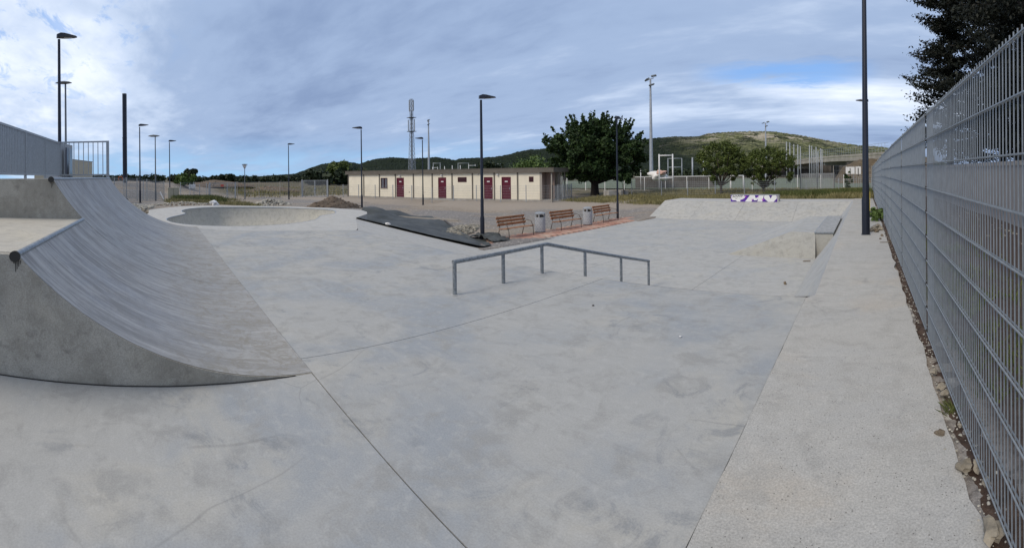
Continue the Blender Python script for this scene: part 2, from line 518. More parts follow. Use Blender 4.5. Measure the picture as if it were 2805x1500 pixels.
M['trunk_dark'] = mat('dark bark', (0.030, 0.026, 0.022), 0.9, var=0.3, vscale=4)
M['leaf_big'] = leafmat('mulberry leaves', (0.010, 0.024, 0.008), (0.044, 0.082, 0.021))
M['leaf_olive'] = leafmat('olive shrub leaves', (0.026, 0.044, 0.012), (0.150, 0.195, 0.048))
M['leaf_conif'] = leafmat('cedar needles', (0.004, 0.006, 0.005), (0.018, 0.023, 0.015))
M['leaf_far'] = leafmat('hedgerow leaves', (0.012, 0.022, 0.012), (0.042, 0.060, 0.026))
M['leaf_green'] = leafmat('bush leaves', (0.045, 0.085, 0.022), (0.13, 0.19, 0.055))
M['grass'] = leafmat('long grass', (0.085, 0.088, 0.032), (0.34, 0.30, 0.15))
M['grass_green'] = leafmat('green weeds', (0.040, 0.060, 0.018), (0.15, 0.165, 0.055))
M['orange'] = mat('orange paint', (0.55, 0.12, 0.03), 0.5)
M['yellow'] = mat('yellow sticker', (0.75, 0.6, 0.12), 0.5)
M['red'] = mat('red sign paint', (0.50, 0.10, 0.08), 0.5)
M['cabinet'] = mat('beige cabinet', (0.47, 0.43, 0.33), 0.6, var=0.06)
M['purple'] = mat('purple spray paint', (0.085, 0.025, 0.28), 0.45, var=0.3, vscale=5)
M['pink'] = mat('pink spray paint', (0.50, 0.12, 0.50), 0.5)
M['block'] = mat('concrete block', (0.34, 0.33, 0.31), 0.9, var=0.2, vscale=2, bump=0.4, bscale=20)
M['viaduct'] = mat('viaduct concrete', (0.36, 0.335, 0.285), 0.9, var=0.18, vscale=0.4)
M['viaduct_in'] = mat('abutment stone', (0.10, 0.09, 0.08), 0.95, var=0.3, vscale=0.5)
M['wall'] = mat('rendered garden wall', (0.30, 0.275, 0.26), 0.85, var=0.07, vscale=0.8, dirt=((0.40, 0.35, 0.31), 0.3))
M['cap'] = mat('wall coping stone', (0.34, 0.31, 0.28), 0.9, var=0.25, vscale=4)
M['steel_plate'] = mat('scuffed steel plate', (0.315, 0.32, 0.318), 0.6, 0.0, 0.5, var=0.3, vscale=8)

# black geotextile
def tarpmat():
    m = bpy.data.materials.new('black geotextile'); m.use_nodes = True
    k = NT(m.node_tree); b = k.n['Principled BSDF']
    p = k.new('ShaderNodeNewGeometry').outputs['Position']
    n = k.noise(p, 1.2, 6, 0.6, 0.4); n2 = k.noise(p, 14, 4, 0.6)
    c = k.mix(k.ramp(n, 0.35, 0.7), (0.042, 0.048, 0.049), (0.078, 0.086, 0.088))
    c = k.mix(k.ramp(n2, 0.62, 0.74, 0, 0.35), c, (0.16, 0.15, 0.13))
    k.put(b.inputs['Base Color'], c); b.inputs['Roughness'].default_value = 0.62
    b.inputs['Specular IOR Level'].default_value = 0.35
    bn = k.new('ShaderNodeBump'); bn.inputs['Strength'].default_value = 0.6; bn.inputs['Distance'].default_value = 0.06
    k.put(bn.inputs['Height'], k.noise(k.mapping(p, scale=(0.7, 1.6, 1)), 1.6, 5, 0.55, 1.0)); k.l.new(bn.outputs[0], b.inputs['Normal'])
    return m
M['tarp'] = tarpmat()

def brickmat():
    m = bpy.data.materials.new('red clay paver'); m.use_nodes = True
    k = NT(m.node_tree); b = k.n['Principled BSDF']
    g = k.new('ShaderNodeNewGeometry')
    r = g.outputs['Random Per Island']
    c = k.mix(r, (0.33, 0.14, 0.10), (0.50, 0.29, 0.21))
    n = k.noise(g.outputs['Position'], 0.9, 6, 0.7, 0.6)
    c = k.mix(k.ramp(n, 0.48, 0.68, 0, 0.6), c, (0.44, 0.36, 0.29))
    k.put(b.inputs['Base Color'], c); b.inputs['Roughness'].default_value = 0.85
    return m
M['brick'] = brickmat()

def groundmat():
    m = bpy.data.materials.new('gravel and earth'); m.use_nodes = True
    k = NT(m.node_tree); b = k.n['Principled BSDF']
    g = k.new('ShaderNodeNewGeometry'); p = g.outputs['Position']
    sp = k.new('ShaderNodeSeparateXYZ'); k.put(sp.inputs[0], p)
    X, Y = sp.outputs[0], sp.outputs[1]
    big = k.noise(p, 0.16, 5, 0.6, 0.6)
    med = k.noise(p, 1.1, 6, 0.65, 0.4)
    peb = k.voro(p, 9.0, out='Color')
    pebd = k.voro(p, 9.0)
    fine = k.noise(p, 22, 4, 0.7)
    grey = k.mix(k.ramp(fine, 0.3, 0.7), (0.12, 0.115, 0.112), (0.32, 0.305, 0.30))
    beige = k.mix(k.ramp(fine, 0.3, 0.7), (0.19, 0.16, 0.13), (0.38, 0.33, 0.275))
    c = k.mix(k.ramp(big, 0.42, 0.60), grey, beige)
    c = k.mix(k.ramp(med, 0.58, 0.72, 0, 0.45), c, (0.40, 0.37, 0.33))
    c = k.mix(k.ramp(med, 0.42, 0.30, 0, 0.35), c, (0.12, 0.11, 0.10))
    pe = k.new('ShaderNodeSeparateColor'); k.put(pe.inputs[0], peb)
    c = k.mix(k.math('MULTIPLY', k.ramp(pe.outputs[0], 0.80, 0.86), k.ramp(pebd, 0.5, 0.3)), c, (0.46, 0.44, 0.40))
    # beige apron in front of the cabins (perpendicular distance along azimuth -21)
    q = k.math('ADD', k.math('MULTIPLY', X, sin(radians(-21))), k.math('MULTIPLY', Y, cos(radians(-21))))
    q = k.math('ADD', q, k.math('MULTIPLY', k.math('SUBTRACT', big, 0.5), 5.0))
    q = k.math('ADD', q, k.math('MULTIPLY', k.math('SUBTRACT', med, 0.5), 2.0))
    c = k.mix(k.math('MULTIPLY', k.ramp(q, 29.6, 31.2), 0.85), c, k.mix(fine, (0.25, 0.215, 0.18), (0.42, 0.37, 0.32)))
    # meadow beyond
    q2 = k.math('ADD', Y, k.math('MULTIPLY', k.math('SUBTRACT', big, 0.5), 10))
    gr = k.mix(k.ramp(med, 0.35, 0.65), (0.065, 0.066, 0.034), (0.185, 0.155, 0.105))
    gmask = k.math('MULTIPLY', k.ramp(q2, 31.5, 34.5), k.ramp(X, -24, -21))
    gmask = k.math('MAXIMUM', gmask, k.ramp(q, 42, 50))
    gmask = k.math('MAXIMUM', gmask, k.math('MULTIPLY', k.ramp(X, -51, -56), k.ramp(Y, 6, 10)))
    gmask = k.math('MULTIPLY', gmask, k.ramp(k.noise(p, 0.7, 5, 0.65), 0.34, 0.5, 0.55, 1.0))
    c = k.mix(gmask, c, gr)
    far = k.ramp(k.vmath('LENGTH', p), 70, 140)
    c = k.mix(far, c, k.mix(k.ramp(k.noise(p, 0.03, 4, 0.6), 0.42, 0.6), (0.075, 0.075, 0.045), (0.16, 0.135, 0.10)))
    # stony black earth just over the near fence
    rm = k.math('MULTIPLY', k.ramp(X, 0.68, 0.95), k.ramp(Y, 45, 30))
    c = k.mix(k.math('MULTIPLY', rm, 0.95), c, k.mix(fine, (0.016, 0.011, 0.010), (0.10, 0.075, 0.066)))
    k.put(b.inputs['Base Color'], c); b.inputs['Roughness'].default_value = 0.95
    b.inputs['Specular IOR Level'].default_value = 0.15
    bn = k.new('ShaderNodeBump'); bn.inputs['Strength'].default_value = 0.7; bn.inputs['Distance'].default_value = 0.04
    k.put(bn.inputs['Height'], k.math('ADD', k.math('MULTIPLY', fine, 0.5), med)); k.l.new(bn.outputs[0], b.inputs['Normal'])
    return m
M['ground'] = groundmat()

# ------------------------------------------------------------------ terrain
CTRL = [(-19.2, -1.6, -.12), (-23, -1.8, -.14), (-27, 0, -.18), (-27.5, 3, -.2), (-26.5, 6, -.25), (-24.8, 8.6, -.3),
        (-21.6, 10.2, -.45), (-19, 11.4, -.75), (-16.5, 12.4, -1.02), (-28.5, 11.4, -.55), (-36.7, 9.3, -.8), (-34.8, -1.5, -.28),
        (-45, 1, -.68), (-46.9, 13.9, -.85), (-30.6, 14.8, -.74), (-33.7, 22.4, -1.05), (-26, 16, -1.0), (-22, 14, -1.0),
        (-14.2, 12.4, -1.09), (-14, 16, -1.09), (-14, 20, -1.09), (-14, 24, -1.08), (-19, 18, -1.1), (-24, 22, -1.05), (-20, 25, -.95),
        (-45, 19, -.74), (-38, 21.6, -.74), (-31, 24.2, -.72), (-25, 28, -.72), (-20, 31, -.72), (-49, 7, -.8), (-49, 17.6, -.8),
        (-13, 28, -.8), (-12, 31, -.62), (-6, 30.5, -.45), (0, 30.5, -.25), (-16, 36, -.66), (-8, 36, -.6), (0, 36, -.45), (-26, 38, -.7),
        (1.0, 0, -.05), (1.0, 4, -.05), (1.0, 10, -.05), (1.0, 18, -.08), (1.0, 26, -.18), (4, 4, -.05), (4, 14, -.05), (4, 24, -.1),
        (.55, -3, -.03), (.55, 2, -.03), (.55, 6, -.03), (.55, 12, -.03), (.5, 20, -.08), (.5, 27, -.16),
        (-16, -3, -.1), (-16.5, 0, -.1), (-10, -6, -.05), (-4, -8, -.05), (8, 40, -.4), (10, 10, -.05), (-14, -8, -.1), (-22, -6, -.2),
        (-30, -6, -.3), (-38, -6, -.45), (-44, -6, -.5), (-52, -8, .35), (-52, -3, .25), (-54, 2, -.3), (-60, -6, 1.0), (-64, 0, .9), (-60, -14, 1.0),
        (-75, -5, 1.1), (-75, -20, 1.1), (-75, 4, .3), (-62, 9, -.6), (-60, 20, -.8), (-55, 30, -.8), (-40, 45, -.7), (-20, 60, -.7), (0, 60, -.7),
        (15, 60, -.5), (-12.9, 25.5, -.95), (-17.5, 10.2, -.8), (-15.4, 11.6, -1.05), (-24, 13.3, -.55), (-22.6, 11.2, -.2), (-22.5, 15.4, -.9)]
CT = np.array(CTRL)
DECKPOLY = [(-19.19, -.72), (-21.26, -.5), (-22.94, -.57), (-24.3, .09), (-25.54, 1.11), (-26.04, 2.62), (-24.94, 5.41), (-23.47, 7.23),
            (-21.58, 8.73), (-19.46, 9.39), (-18.29, 9.11), (-17.39, 8.64), (-16.25, 7.67), (-15.67, 7.31)]
UNDER = [([(-13.4, -3.2), (.1, -3.2), (.1, 28.0), (-11.7, 28.0), (-11.7, 10.2), (-14.6, 7.0), (-14.6, 1.5), (-13.4, 1.5)], -1.9),
         ([(-14.8, -3.2), (-3.9, -3.2), (-3.9, 1.5), (-14.8, 1.5)], -1.9),
         ([(-15.0, .8), (-18.5, -.0), (-21.3, 0.1), (-23.7, .9), (-25.2, 2.8), (-24.2, 5.2), (-23, 6.7), (-21.3, 8.0), (-19.5, 8.7), (-17.9, 8.2), (-16.3, 7.0), (-14.6, 6.8), (-13.0, 6.2), (-13, 1.0)], -2.6)]


def inside(poly, x, y):
    c = False
    n = len(poly)
    for i in range(n):
        x1, y1 = poly[i]; x2, y2 = poly[(i + 1) % n]
        if (y1 > y) != (y2 > y) and x < (x2 - x1) * (y - y1) / (y2 - y1) + x1:
            c = not c
    return c


def th(x, y):
    """height of the open ground"""
    d2 = (CT[:, 0] - x) ** 2 + (CT[:, 1] - y) ** 2 + 0.05
    w = d2 ** -1.75
    h = float((w * CT[:, 2]).sum() / w.sum())
    r = sqrt(x * x + y * y)
    f = min(1, max(0, (r - 85) / 120.0))
    return h * (1 - f) - 0.7 * f


def axis(lo, hi, n0, n1, step, far):
    a = list(np.arange(n0, n1 + 1e-6, step))
    s = step; q = n1
    while q < far:
        s *= 1.16; q += s; a.append(q)
    s = step; q = n0
    while q > -far:
        s *= 1.16; q -= s; a.insert(0, q)
    return a


def make_ground():
    xs = sorted(set([round(v, 3) for v in axis(0, 0, -58, 6, 0.5, 7500)] + [.25, .35, .45, .55, .65, .75, .9]))
    ys = axis(0, 0, -8, 46, 0.5, 7500)
    nx, ny = len(xs), len(ys)
    vs = []
    for y in ys:
        for x in xs:
            z = th(x, y)
            r = sqrt(x * x + y * y)
            if r < 90:
                z += 0.05 * noise.noise(Vector((x * .35, y * .35, 0))) + 0.02 * noise.noise(Vector((x * 1.6, y * 1.6, 4)))
                if 0.2 < x < 1.0:
                    z = min(z, -0.02) + 0.03 * noise.noise(Vector((x * 5, y * 5, 1)))
            if -30 < x < 2 and -5 < y < 30:
                for poly, zz in UNDER:
                    if inside(poly, x, y): z = min(z, zz)
            vs.append((x, y, z))
    fs = [(j * nx + i, j * nx + i + 1, (j + 1) * nx + i + 1, (j + 1) * nx + i) for j in range(ny - 1) for i in range(nx - 1)]
    me = bpy.data.meshes.new('ground')
    me.from_pydata(vs, [], fs)
    me.materials.append(M['ground'])
    me.polygons.foreach_set('use_smooth', [True] * len(me.polygons))
    o = link('ground', me)
    tag(o, kind='structure')


make_ground()

# green sports pitch behind the cabins and the fence
def turfmat():
    m = bpy.data.materials.new('sports turf'); m.use_nodes = True
    k = NT(m.node_tree); b = k.n['Principled BSDF']
    p = k.new('ShaderNodeNewGeometry').outputs['Position']
    n = k.noise(p, 0.5, 5, 0.6)
    k.put(b.inputs['Base Color'], k.mix(n, (0.075, 0.105, 0.06), (0.14, 0.17, 0.11))); b.inputs['Roughness'].default_value = 0.9
    return m
M['turf'] = turfmat()
pb = MB()
gx = np.linspace(-75, 4, 30); gy = np.linspace(54, 130, 30)
pv = [(x, y, max(th(x, y), -.72) + .12) for y in gy for x in gx]
pb.add(pv, [(j * 30 + i, j * 30 + i + 1, (j + 1) * 30 + i + 1, (j + 1) * 30 + i) for j in range(29) for i in range(29)])
tag(pb.build('sports_pitch', M['turf'], smooth=True), kind='structure')

# ------------------------------------------------------------------ hills
def hillmat(name, lightf, seed):
    m = bpy.data.materials.new(name); m.use_nodes = True
    k = NT(m.node_tree); b = k.n['Principled BSDF']
    g = k.new('ShaderNodeNewGeometry')
    p = k.vmath('ADD', g.outputs['Position'], (seed, seed, 0))
    n1 = k.noise(p, 0.0032, 6, 0.62, 0.5); n2 = k.noise(p, 0.016, 7, 0.7, 0.3); n3 = k.noise(p, 0.07, 5, 0.75)
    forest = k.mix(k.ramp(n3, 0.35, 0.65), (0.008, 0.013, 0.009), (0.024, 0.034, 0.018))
    scrub = k.mix(k.ramp(n3, 0.38, 0.62), (0.042, 0.055, 0.024), (0.21, 0.215, 0.11))  # open scrub, its pale tone also carrying the painted sunlit patch
    rock = k.mix(n3, (0.25, 0.22, 0.17), (0.55, 0.50, 0.40))
    rockd = k.mix(n3, (0.09, 0.085, 0.075), (0.20, 0.19, 0.17))
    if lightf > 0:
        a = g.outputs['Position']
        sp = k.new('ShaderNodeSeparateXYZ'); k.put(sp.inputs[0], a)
        # azimuth as seen from the park: open scrub plus painted sunlight on the eastern shoulder, oak forest plus painted cloud shade further west
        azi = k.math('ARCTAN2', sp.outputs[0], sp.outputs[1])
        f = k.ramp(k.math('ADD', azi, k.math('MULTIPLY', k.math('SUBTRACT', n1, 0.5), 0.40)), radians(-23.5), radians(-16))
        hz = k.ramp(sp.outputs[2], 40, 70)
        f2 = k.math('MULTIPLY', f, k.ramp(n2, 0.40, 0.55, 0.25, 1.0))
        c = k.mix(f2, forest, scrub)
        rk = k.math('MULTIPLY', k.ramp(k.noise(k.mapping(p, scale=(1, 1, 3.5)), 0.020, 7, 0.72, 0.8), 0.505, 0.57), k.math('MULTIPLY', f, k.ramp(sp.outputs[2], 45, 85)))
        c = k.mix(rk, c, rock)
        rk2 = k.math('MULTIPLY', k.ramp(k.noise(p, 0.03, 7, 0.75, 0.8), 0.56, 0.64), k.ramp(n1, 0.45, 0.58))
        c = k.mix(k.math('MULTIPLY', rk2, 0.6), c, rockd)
    else:
        c = forest
        rk2 = k.math('MULTIPLY', k.ramp(k.noise(p, 0.02, 7, 0.75, 0.8), 0.60, 0.68), k.ramp(n1, 0.46, 0.58))
        c = k.mix(k.math('MULTIPLY', rk2, 0.5), c, rockd)
    k.put(b.inputs['Base Color'], c); b.inputs['Roughness'].default_value = 1.0; b.inputs['Specular IOR Level'].default_value = 0.05
    return m


def yh(x):
    return 476 - 14 * sin((x - 1402.5) / RPX)


def hill(name, prof, D0, D1, D2, material, bump=3.0, seed=0):
    """ridge line given as (azimuth deg, height m) at distance D1, foot at D0, back at D2"""
    a0, a1 = prof[0][0], prof[-1][0]
    na = int((a1 - a0) / 0.16)
    nr = 34
    rs = [D0 + (D1 - D0) * (i / 24.0) for i in range(25)] + [D1 + (D2 - D1) * (i / 9.0) for i in range(1, 10)]
    pa = [p[0] for p in prof]; ph = [p[1] for p in prof]
    vs = []
    for i in range(na + 1):
        a = a0 + (a1 - a0) * i / na
        H = float(np.interp(a, pa, ph)) + 0.7
        ar = radians(a)
        for j, r in enumerate(rs):
            if j <= 24:
                t = j / 24.0
                s = (t * t * (3 - 2 * t)) * 0.75 + 0.25 * t
            else:
                t = (r - D1) / (D2 - D1)
                s = 1 - t * t
            x, y = sin(ar) * r, cos(ar) * r
            gul = noise.fractal(Vector((x * .0035 + seed, y * .0035, seed)), 1.0, 2.0, 4)
            h = H * s
            h *= 1 + 0.22 * gul * (1 - abs(2 * min(1, j / 24.0) - 1)) * (1 if j <= 24 else 0)
            h += random.uniform(-.3, 1) * bump * min(1, s * 3) * (0.6 if j < 24 else 1)
            vs.append((x, y, h - 0.9))
    m = len(rs)
    fs = [(i * m + j, (i + 1) * m + j, (i + 1) * m + j + 1, i * m + j + 1) for i in range(na) for j in range(m - 1)]
    me = bpy.data.meshes.new(name); me.from_pydata(vs, [], fs); me.materials.append(material)
    o = link(name, me); tag(o, kind='structure')
    return o


def prof_px(pts, D, k=1.0889):
    out = []
    for x, y in pts:
        xs, ys = x * k, y * k
        out.append((math.degrees(az(xs)), (yh(xs) - ys) / RPX * D + EYE))
    return out


ridge_far = prof_px([(600, 449), (640, 445), (700, 440), (745, 437), (800, 436), (860, 442), (900, 446)], 4200)
hill('hill', ridge_far, 3600, 4200, 5000, hillmat('distant wooded ridge', 0, 5), 4, 3)
ridge_mid = prof_px([(690, 448), (745, 437), (775, 425), (800, 416), (835, 409), (870, 407), (905, 413), (925, 406), (950, 400), (985, 396), (1035, 400),
                     (1060, 398), (1100, 396), (1130, 400), (1143, 404), (1160, 399), (1200, 398), (1240, 396), (1275, 391), (1300, 383), (1335, 377), (1380, 375), (1440, 372), (1520, 385), (1560, 400)], 2300)
hill('hill', ridge_mid, 1100, 2300, 3200, hillmat('dark oak hillside', 0, 77), 5, 9)
ridge_r = prof_px([(1330, 430), (1390, 405), (1450, 378), (1520, 362), (1590, 355), (1640, 350), (1700, 345), (1760, 345), (1800, 338), (1850, 334), (1900, 333), (1960, 336),
                   (2010, 342), (2060, 351), (2110, 361), (2160, 369), (2200, 371), (2240, 374), (2290, 385), (2350, 405), (2450, 425)], 1350)
hill('hill', ridge_r, 420, 1350, 2100, hillmat('scrub hillside with painted sun', 1, 30), 3.4, 21)

# ------------------------------------------------------------------ skate park concrete
G = 0.0045     # half joint width


def plane_grid(name, x0, x1, y0, y1, zf, material, parent, thick=0.5, jit=0.0):
    mb = MB()
    mb.slab([(x0 + G, y0 + G, zf(x0, y0)), (x1 - G, y0 + G, zf(x1, y0)), (x1 - G, y1 - G, zf(x1, y1)), (x0 + G, y1 - G, zf(x0, y1))], thick)
    return mb.build(name, material, parent)


floor_root = tag(empty('skatepark_floor'), kind='structure')
wz0 = lambda y: 0.012 if y < 15 else 0.012 - (y - 15) * 0.0115
W0, W1 = -0.78, -0.66            # left edge of the walkway before and after the crest
Z = lambda h: (lambda x, y: h)
# foreground deck
MB().slab([(-3.58 + .003, -8, 0), (W0 - G, -8, 0), (W0 - G, 1.25 - G, 0), (-3.58 + .003, 1.25 - G, 0)], .5).build('slab', M['slab'], floor_root)
plane_grid('slab', -3.9, W0, 1.25, 5.85, Z(0), M['slab'], floor_root)
MB().slab([(-14.45, 1.25 + G, 0), (-3.9 - G, 1.25 + G, 0), (-3.9 - G, 5.85, 0), (-12.4, 5.85, 0), (-13.65, 2.5, 0)], .5).build('slab', M['slab'], floor_root)
# crest bank, rounded over its first few centimetres
def bank(x0, x1, y0, y1, z0, z1, material, side=0):
    mb = MB()
    n = 10
    pts = []
    for i in range(n + 1):
        t = i / n
        y = y0 + (y1 - y0) * t
        z = z0 + (z1 - z0) * t
        pts.append((y, z))
    top = [(x0, y, z) for y, z in pts]; bot = [(x1, y, z) for y, z in pts]
    vs = top + bot + [(x0, y, z - .5) for y, z in pts] + [(x1, y, z - .5) for y, z in pts]
    m = n + 1
    fs = [(i, m + i, m + i + 1, i + 1) for i in range(n)]
    fs += [(i, i + 1, 2 * m + i + 1, 2 * m + i) for i in range(n)]
    fs += [(m + i, 3 * m + i, 3 * m + i + 1, m + i + 1) for i in range(n)]
    mb.add(vs, fs)
    return mb.build('bank_slab', material, floor_root)


ZF = -1.05
MB().slab([(-12.39, 5.852, 0), (-7.4 - G, 5.852, 0), (-7.4 - G, 9.55, ZF), (-9.71, 9.55, ZF)], .5).build('bank_slab', M['slab_far'], floor_root)
bank(-7.4 + G, -3.9 - G, 5.852, 9.55, 0, ZF, M['slab_far'])
bank(-3.9 + G, W1 - .01, 5.852, 9.55, 0, ZF, M['slab_far'])
# hip on the left
mb = MB()
A, B_, C_, D_ = (-12.4, 5.86, 0.0), (-15.7, 7.33, 0.0), (-12.35, 10.72, ZF), (-9.72, 9.55, ZF)
vs = [A, D_, C_, B_] + [(p[0], p[1], p[2] - .5) for p in (A, D_, C_, B_)]
mb.add(vs, [(0, 1, 2), (0, 2, 3), (3, 2, 6, 7), (2, 1, 5, 6), (1, 0, 4, 5), (0, 3, 7, 4)])
mb.build('hip_slab', M['bowl_deck'], floor_root)
# lower floor, two rows of slabs
for (x0, x1) in ((-12.3, -7.4), (-7.4, -3.9), (-3.9, W1 - .01)):
    for (y0, y1) in ((9.55, 18.2), (18.2, 23.7)):
        plane_grid('slab', x0, x1, y0, y1, Z(ZF), M['slab_far'], floor_root)
# far bank and its deck
xs_b = [-12.45, -9.8, -7.1, -3.9, W1 - .01]
for i in range(4):
    g = 0.022 if i else 0
    bank(xs_b[i] + G, xs_b[i + 1] - G, 23.7 + G, 26.1, ZF, -.15, M['bank'])
plane_grid('slab', -12.4, W1 - .01, 26.1, 28.6, Z(-.15), M['bowl_deck'], floor_root, .9)
mb = MB()
ys_s = [5.9 + 3.65 * i / 8 for i in range(9)] + [14, 18.2, 23.7]
top_s = [(W1 - .012, y, min(.0, wz0(y)) - .004) for y in ys_s]
foot_s = []
for y in ys_s:
    t = min(1, (y - 5.9) / 3.65)
    foot_s.append((W1 - .012 - .86 * t ** 1.3, y, ZF * t + .004))
m_ = len(ys_s)
mb.add(top_s + foot_s, [(i, m_ + i, m_ + i + 1, i + 1) for i in range(m_ - 1)])
mb.add([(W1 - .012, 23.7, -.1), (W1 - .88, 23.7, ZF + .004), (W1 - .10, 26.1, -.146), (W1 - .012, 26.1, -.10)], [(0, 1, 2, 3)])
mb.build('side_bank', M['slab_far'], floor_root)
# dark bed under every joint
jb = MB()
jb.slab([(-14.4, 1.0, -.012), (W1, 1.0, -.012), (W1, 5.855, -.012), (-12.4, 5.855, -.012), (-13.6, 2.4, -.012)], .05)
jb.slab([(-3.5, -6, -.03), (W1, -6, -.03), (W1, 1.0, -.03), (-3.5, 1.0, -.03)], .05)
jb.add([(-12.3, 5.9, -.04), (W1, 5.9, -.04), (W1, 9.6, ZF - .04), (-9.8, 9.6, ZF - .04)], [(0, 1, 2, 3)])
jb.add([(-12.3, 9.6, ZF - .04), (W1, 9.6, ZF - .04), (W1, 23.8, ZF - .04), (-12.3, 23.8, ZF - .04)], [(0, 1, 2, 3)])
jb.add([(-12.4, 23.8, ZF - .02), (W1, 23.8, ZF - .02), (W1, 26.1, -.18), (-12.4, 26.1, -.18)], [(0, 1, 2, 3)])
jb.build('joint_bed', M['joint'], floor_root)

# walkway along the fence: one strip with ragged edges, cast in bays
path_root = tag(empty('path'), kind='structure')
wz = lambda y: 0.012 if y < 15 else 0.012 - (y - 15) * 0.0115
bays = [-6, 5.9, 13.2, 20.5, 29]
for bi in range(4):
    y0, y1 = bays[bi], bays[bi + 1]
    n = max(8, int((y1 - y0) / 0.12))
    L, R = [], []
    for i in range(n + 1):
        y = y0 + (y1 - y0) * i / n
        yy = y + (0.004 if i == 0 else (-0.004 if i == n else 0))
        ex = (W0 if y < 5.89 else W1)
        jl = (0.001 if y < 5.89 else -.014) + 0.008 * abs(noise.noise(Vector((y * 3.1, 2, 0)))) + 0.008 * abs(noise.noise(Vector((y * 9.7, 9, 0))))
        jr = 0.035 * noise.noise(Vector((y * 2.3, 5, 0))) + 0.03 * noise.noise(Vector((y * 9, 6, 0)))
        L.append((ex + jl, yy, wz(y))); R.append((0.515 + jr, yy, wz(y)))
    m = n + 1
    vs = L + R + [(p[0], p[1], -1.3) for p in L] + [(p[0], p[1], p[2] - .25) for p in R]
    fs = [(i, m + i, m + i + 1, i + 1) for i in range(n)]
    fs += [(i, i + 1, 2 * m + i + 1, 2 * m + i) for i in range(n)]
    fs += [(m + i, 3 * m + i, 3 * m + i + 1, m + i + 1) for i in range(n)]
    fs += [(0, 2 * m, 3 * m, m), (n, m + n, 3 * m + n, 2 * m + n)]
    MB().add(vs, fs).build('slab', M['walk'], path_root)
# earth seam at the foot of the fence
sb = MB()
n = 520
vs = []
for i in range(n + 1):
    y = -4 + 33 * i / n
    for j, x in enumerate((.42, .50, .57, .64, .72, .80)):
        z = wz(y) - 0.035 + 0.028 * noise.noise(Vector((x * 9, y * 6, 0))) + 0.012 * noise.noise(Vector((x * 30, y * 22, 0))) + (0.012 if 1 < j < 5 else -.02)
        vs.append((x, y, z))
sb.add(vs, [(i * 6 + j, i * 6 + j + 1, (i + 1) * 6 + j + 1, (i + 1) * 6 + j) for i in range(n) for j in range(5)])
so_ = tag(sb.build('soil', M['soil'], smooth=True), kind='structure')
# grit along the seam
gb = MB()
rr = random.Random(3)
for i in range(650):
    y = 1.5 + 16 * rr.random() ** 1.8
    x = rr.gauss(.575, .045)
    r = rr.choice((.003, .004, .006, .009)) * rr.uniform(.7, 1.5)
    gb.rock((x, y, wz(y) - .008 + r * .3 + (0.006 if x < .48 else 0)), r, i, .7, sub=0)
tag(gb.build('gravel', M['rubble']), 'scattered grit and small pebbles in the earth seam at the fence foot', 'gravel', kind='stuff')

# ------------------------------------------------------------------ quarter pipe (left)
QR = 3.4
qp = tag(empty('quarter_pipe', (-9, 0, 0)), 'grey concrete quarter pipe in two heights with steel coping, left of the deck', 'skate ramp')
qp.location = (0, 0, 0)


def qy(h):
    return 1.25 - sqrt(max(0, 2 * QR * h - h * h))


def transition(x0, x1, H, name, hmin=0.0):
    n = 30
    amax = math.acos(1 - H / QR)
    pts = []
    for i in range(n + 1):
        a = amax * i / n
        pts.append((1.25 - QR * sin(a), QR - QR * cos(a)))
    mb = MB()
    nx = max(2, int(abs(x1 - x0) / .5))
    vs = []
    for j in range(nx + 1):
        x = x0 + (x1 - x0) * j / nx
        vs += [(x, y, z + .004) for y, z in pts]
    m = n + 1
    fs = [(j * m + i, (j + 1) * m + i, (j + 1) * m + i + 1, j * m + i + 1) for j in range(nx) for i in range(n)]
    mb.add(vs, fs)
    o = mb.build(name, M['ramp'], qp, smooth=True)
    # underside / body
    return pts


def side_wall(x, H, back, base_pts_h=0.0, name='side_wall', m='ramp_side', t=0.10):
    """rendered cheek wall below the curve, proud of the body"""
    n = 30
    amax = math.acos(1 - H / QR)
    prof = [(1.25 - QR * sin(amax * i / n), QR - QR * cos(amax * i / n) - .0) for i in range(n + 1)]
    prof = [(y, z) for y, z in prof]
    poly = [(y, max(z, .0)) for y, z in prof] + [(back, H), (back, base_pts_h)]
    if base_pts_h > 0:
        poly = [(y, z) for y, z in poly if z >= base_pts_h - 1e-6]
        if poly[0][1] > base_pts_h + 1e-3: poly.insert(0, (qy(base_pts_h), base_pts_h))
    mb = MB()
    k = len(poly)
    vs = [(x, y, z) for y, z in poly] + [(x - t, y, z) for y, z in poly]
    fs = [tuple(range(k - 1, -1, -1)), tuple(range(k, 2 * k))] + [(i, (i + 1) % k, k + (i + 1) % k, k + i) for i in range(k)]
    mb.add(vs, fs)
    return mb.build(name, M[m], qp)


XA, XB, XC = -3.58, -6.88, -15.0
H1, H2 = 1.02, 1.65
BK = -3.7
transition(XB, XA - .012, H1, 'transition')
transition(XC, XB - .012, H2, 'transition')
side_wall(XA, H1, BK - 2, 0)
side_wall(XB, H2, BK, H1 + .0)
side_wall(XC + .02, H2, BK, 0)
# platforms
y1, y2 = qy(H1), qy(H2)
MB().box(XB + .0, XA - .1, BK - 2, y1 - .03, H1 - .4, H1 + .004).build('platform', M['ramp_top'], qp)
MB().box(XC + .0, XB - .1, BK, y2 - .03, H2 - .4, H2 + .004).build('platform', M['ramp_top'], qp)
MB().box(XC, XA - .1, BK - .0, BK + .15, -.1, H1 - .01).build('back_wall', M['ramp_side'], qp)
